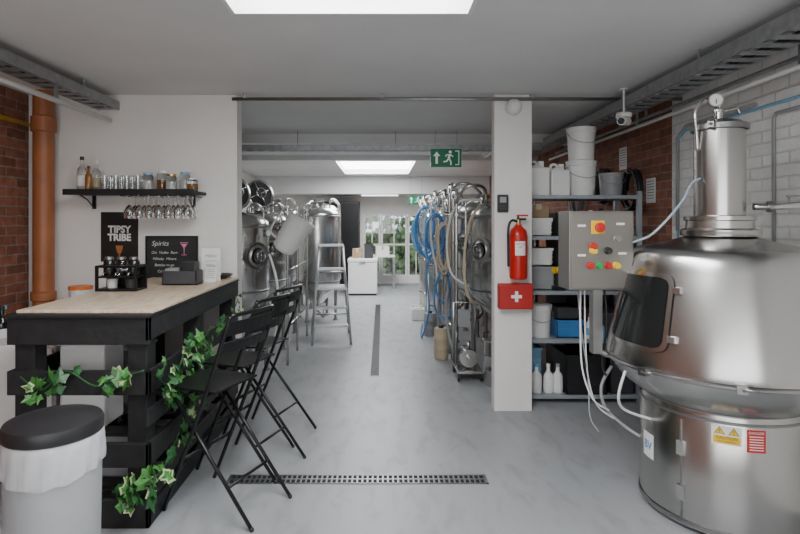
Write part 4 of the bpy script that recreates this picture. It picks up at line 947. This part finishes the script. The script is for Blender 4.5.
# ------------------------------------------------------------------ far end furniture
t=T('chest_freezer','white chest freezer near the garden doors','freezer',(-.40,11.3,0))
b=MB(); b.box(-.3,.3,-.3,.3,.04,.68,M_WPL); b.obj('body',t,bevel=.01); b=MB(); b.box(-.31,.31,-.31,.31,.685,.76,M_WPL); b.obj('lid',t,bevel=.012); b=MB(); b.box(-.06,.06,-.33,-.31,.68,.71,M_GREY); b.obj('handle',t)
b=MB(); b.box(-.28,.28,-.28,.28,0,.04,M_BLKP); b.obj('base',t)
t=T('tall_cabinet','dark tall cabinet against the end wall','cabinet',(-.95,12.6,0))
b=MB(); b.box(-.42,.42,-.3,.3,0,2.0,M_DGREY); b.obj('body',t,bevel=.01)
for s in (-1,1): b=MB(); b.box(min(s*.01,s*.41),max(s*.01,s*.41),-.32,-.302,.05,1.95,M_BLKM); b.obj('door',t)
for s in (-1,1): b=MB(); b.box(s*.032-.007,s*.032+.007,-.34,-.32,.9,1.1,M_STEEL); b.obj('handle',t)
t=T('workbench','white workbench beside the garden doors','table',(.0,12.35,0)); b=MB(); b.box(-.3,.3,-.3,.3,.72,.75,M_WPL); b.obj('top',t)
for sx in (-.27,.27):
    for sy in (-.27,.27): b=MB(); b.box(sx-.02,sx+.02,sy-.02,sy+.02,0,.72,M_GALV); b.obj('leg',t)
cbox(0.0,12.3,.75,.3,.3,.22,.1,'white carton on the workbench',M_PAPER)
cbox(-.52,11.3,.76,.2,.3,.2,.0,'brown carton on the white freezer')
crate(-.28,11.3,.76,.18,.3,.3,'dark crate on the white freezer',M_DGREY)
for i in range(3):
    crate(1.6,11.0+.6*i,0,.5,.45,.9-.2*i,'dark tall crate by the end wall',M_DGREY,False)

# ------------------------------------------------------------------ world, lights, camera
w=bpy.data.worlds.new('World'); bpy.context.scene.world=w; w.use_nodes=True
w.node_tree.nodes['Background'].inputs[0].default_value=(.85,.93,1,1); w.node_tree.nodes['Background'].inputs[1].default_value=1.8
def area(name,loc,sx,sy,e,rot,col=(.97,.985,1)):
    l=bpy.data.lights.new(name,'AREA'); l.shape='RECTANGLE'; l.size=sx; l.size_y=sy; l.energy=e; l.color=col
    o=bpy.data.objects.new(name,l); COL.objects.link(o); o.location=loc; o.rotation_euler=rot; return o
area('skylight_lamp',(-.15,1.5,H+.085),1.0,2.1,38,(0,0,0))
area('skylight_lamp',(-.1,10.05,H+.085),1.2,2.4,62,(0,0,0))
area('back_area_fill',(-.1,6.95,H-.02),.9,.7,26,(0,0,0))  # added fill to brighten the back area, no fixture here
cam=bpy.data.cameras.new('Camera'); co=bpy.data.objects.new('Camera',cam); COL.objects.link(co)
co.location=(0,0,1.52); co.rotation_euler=(pi/2,0,0)
cam.sensor_width=36; cam.lens=533/800*36; cam.shift_x=18/800; cam.shift_y=-45/800; cam.clip_start=.05
bpy.context.scene.camera=co
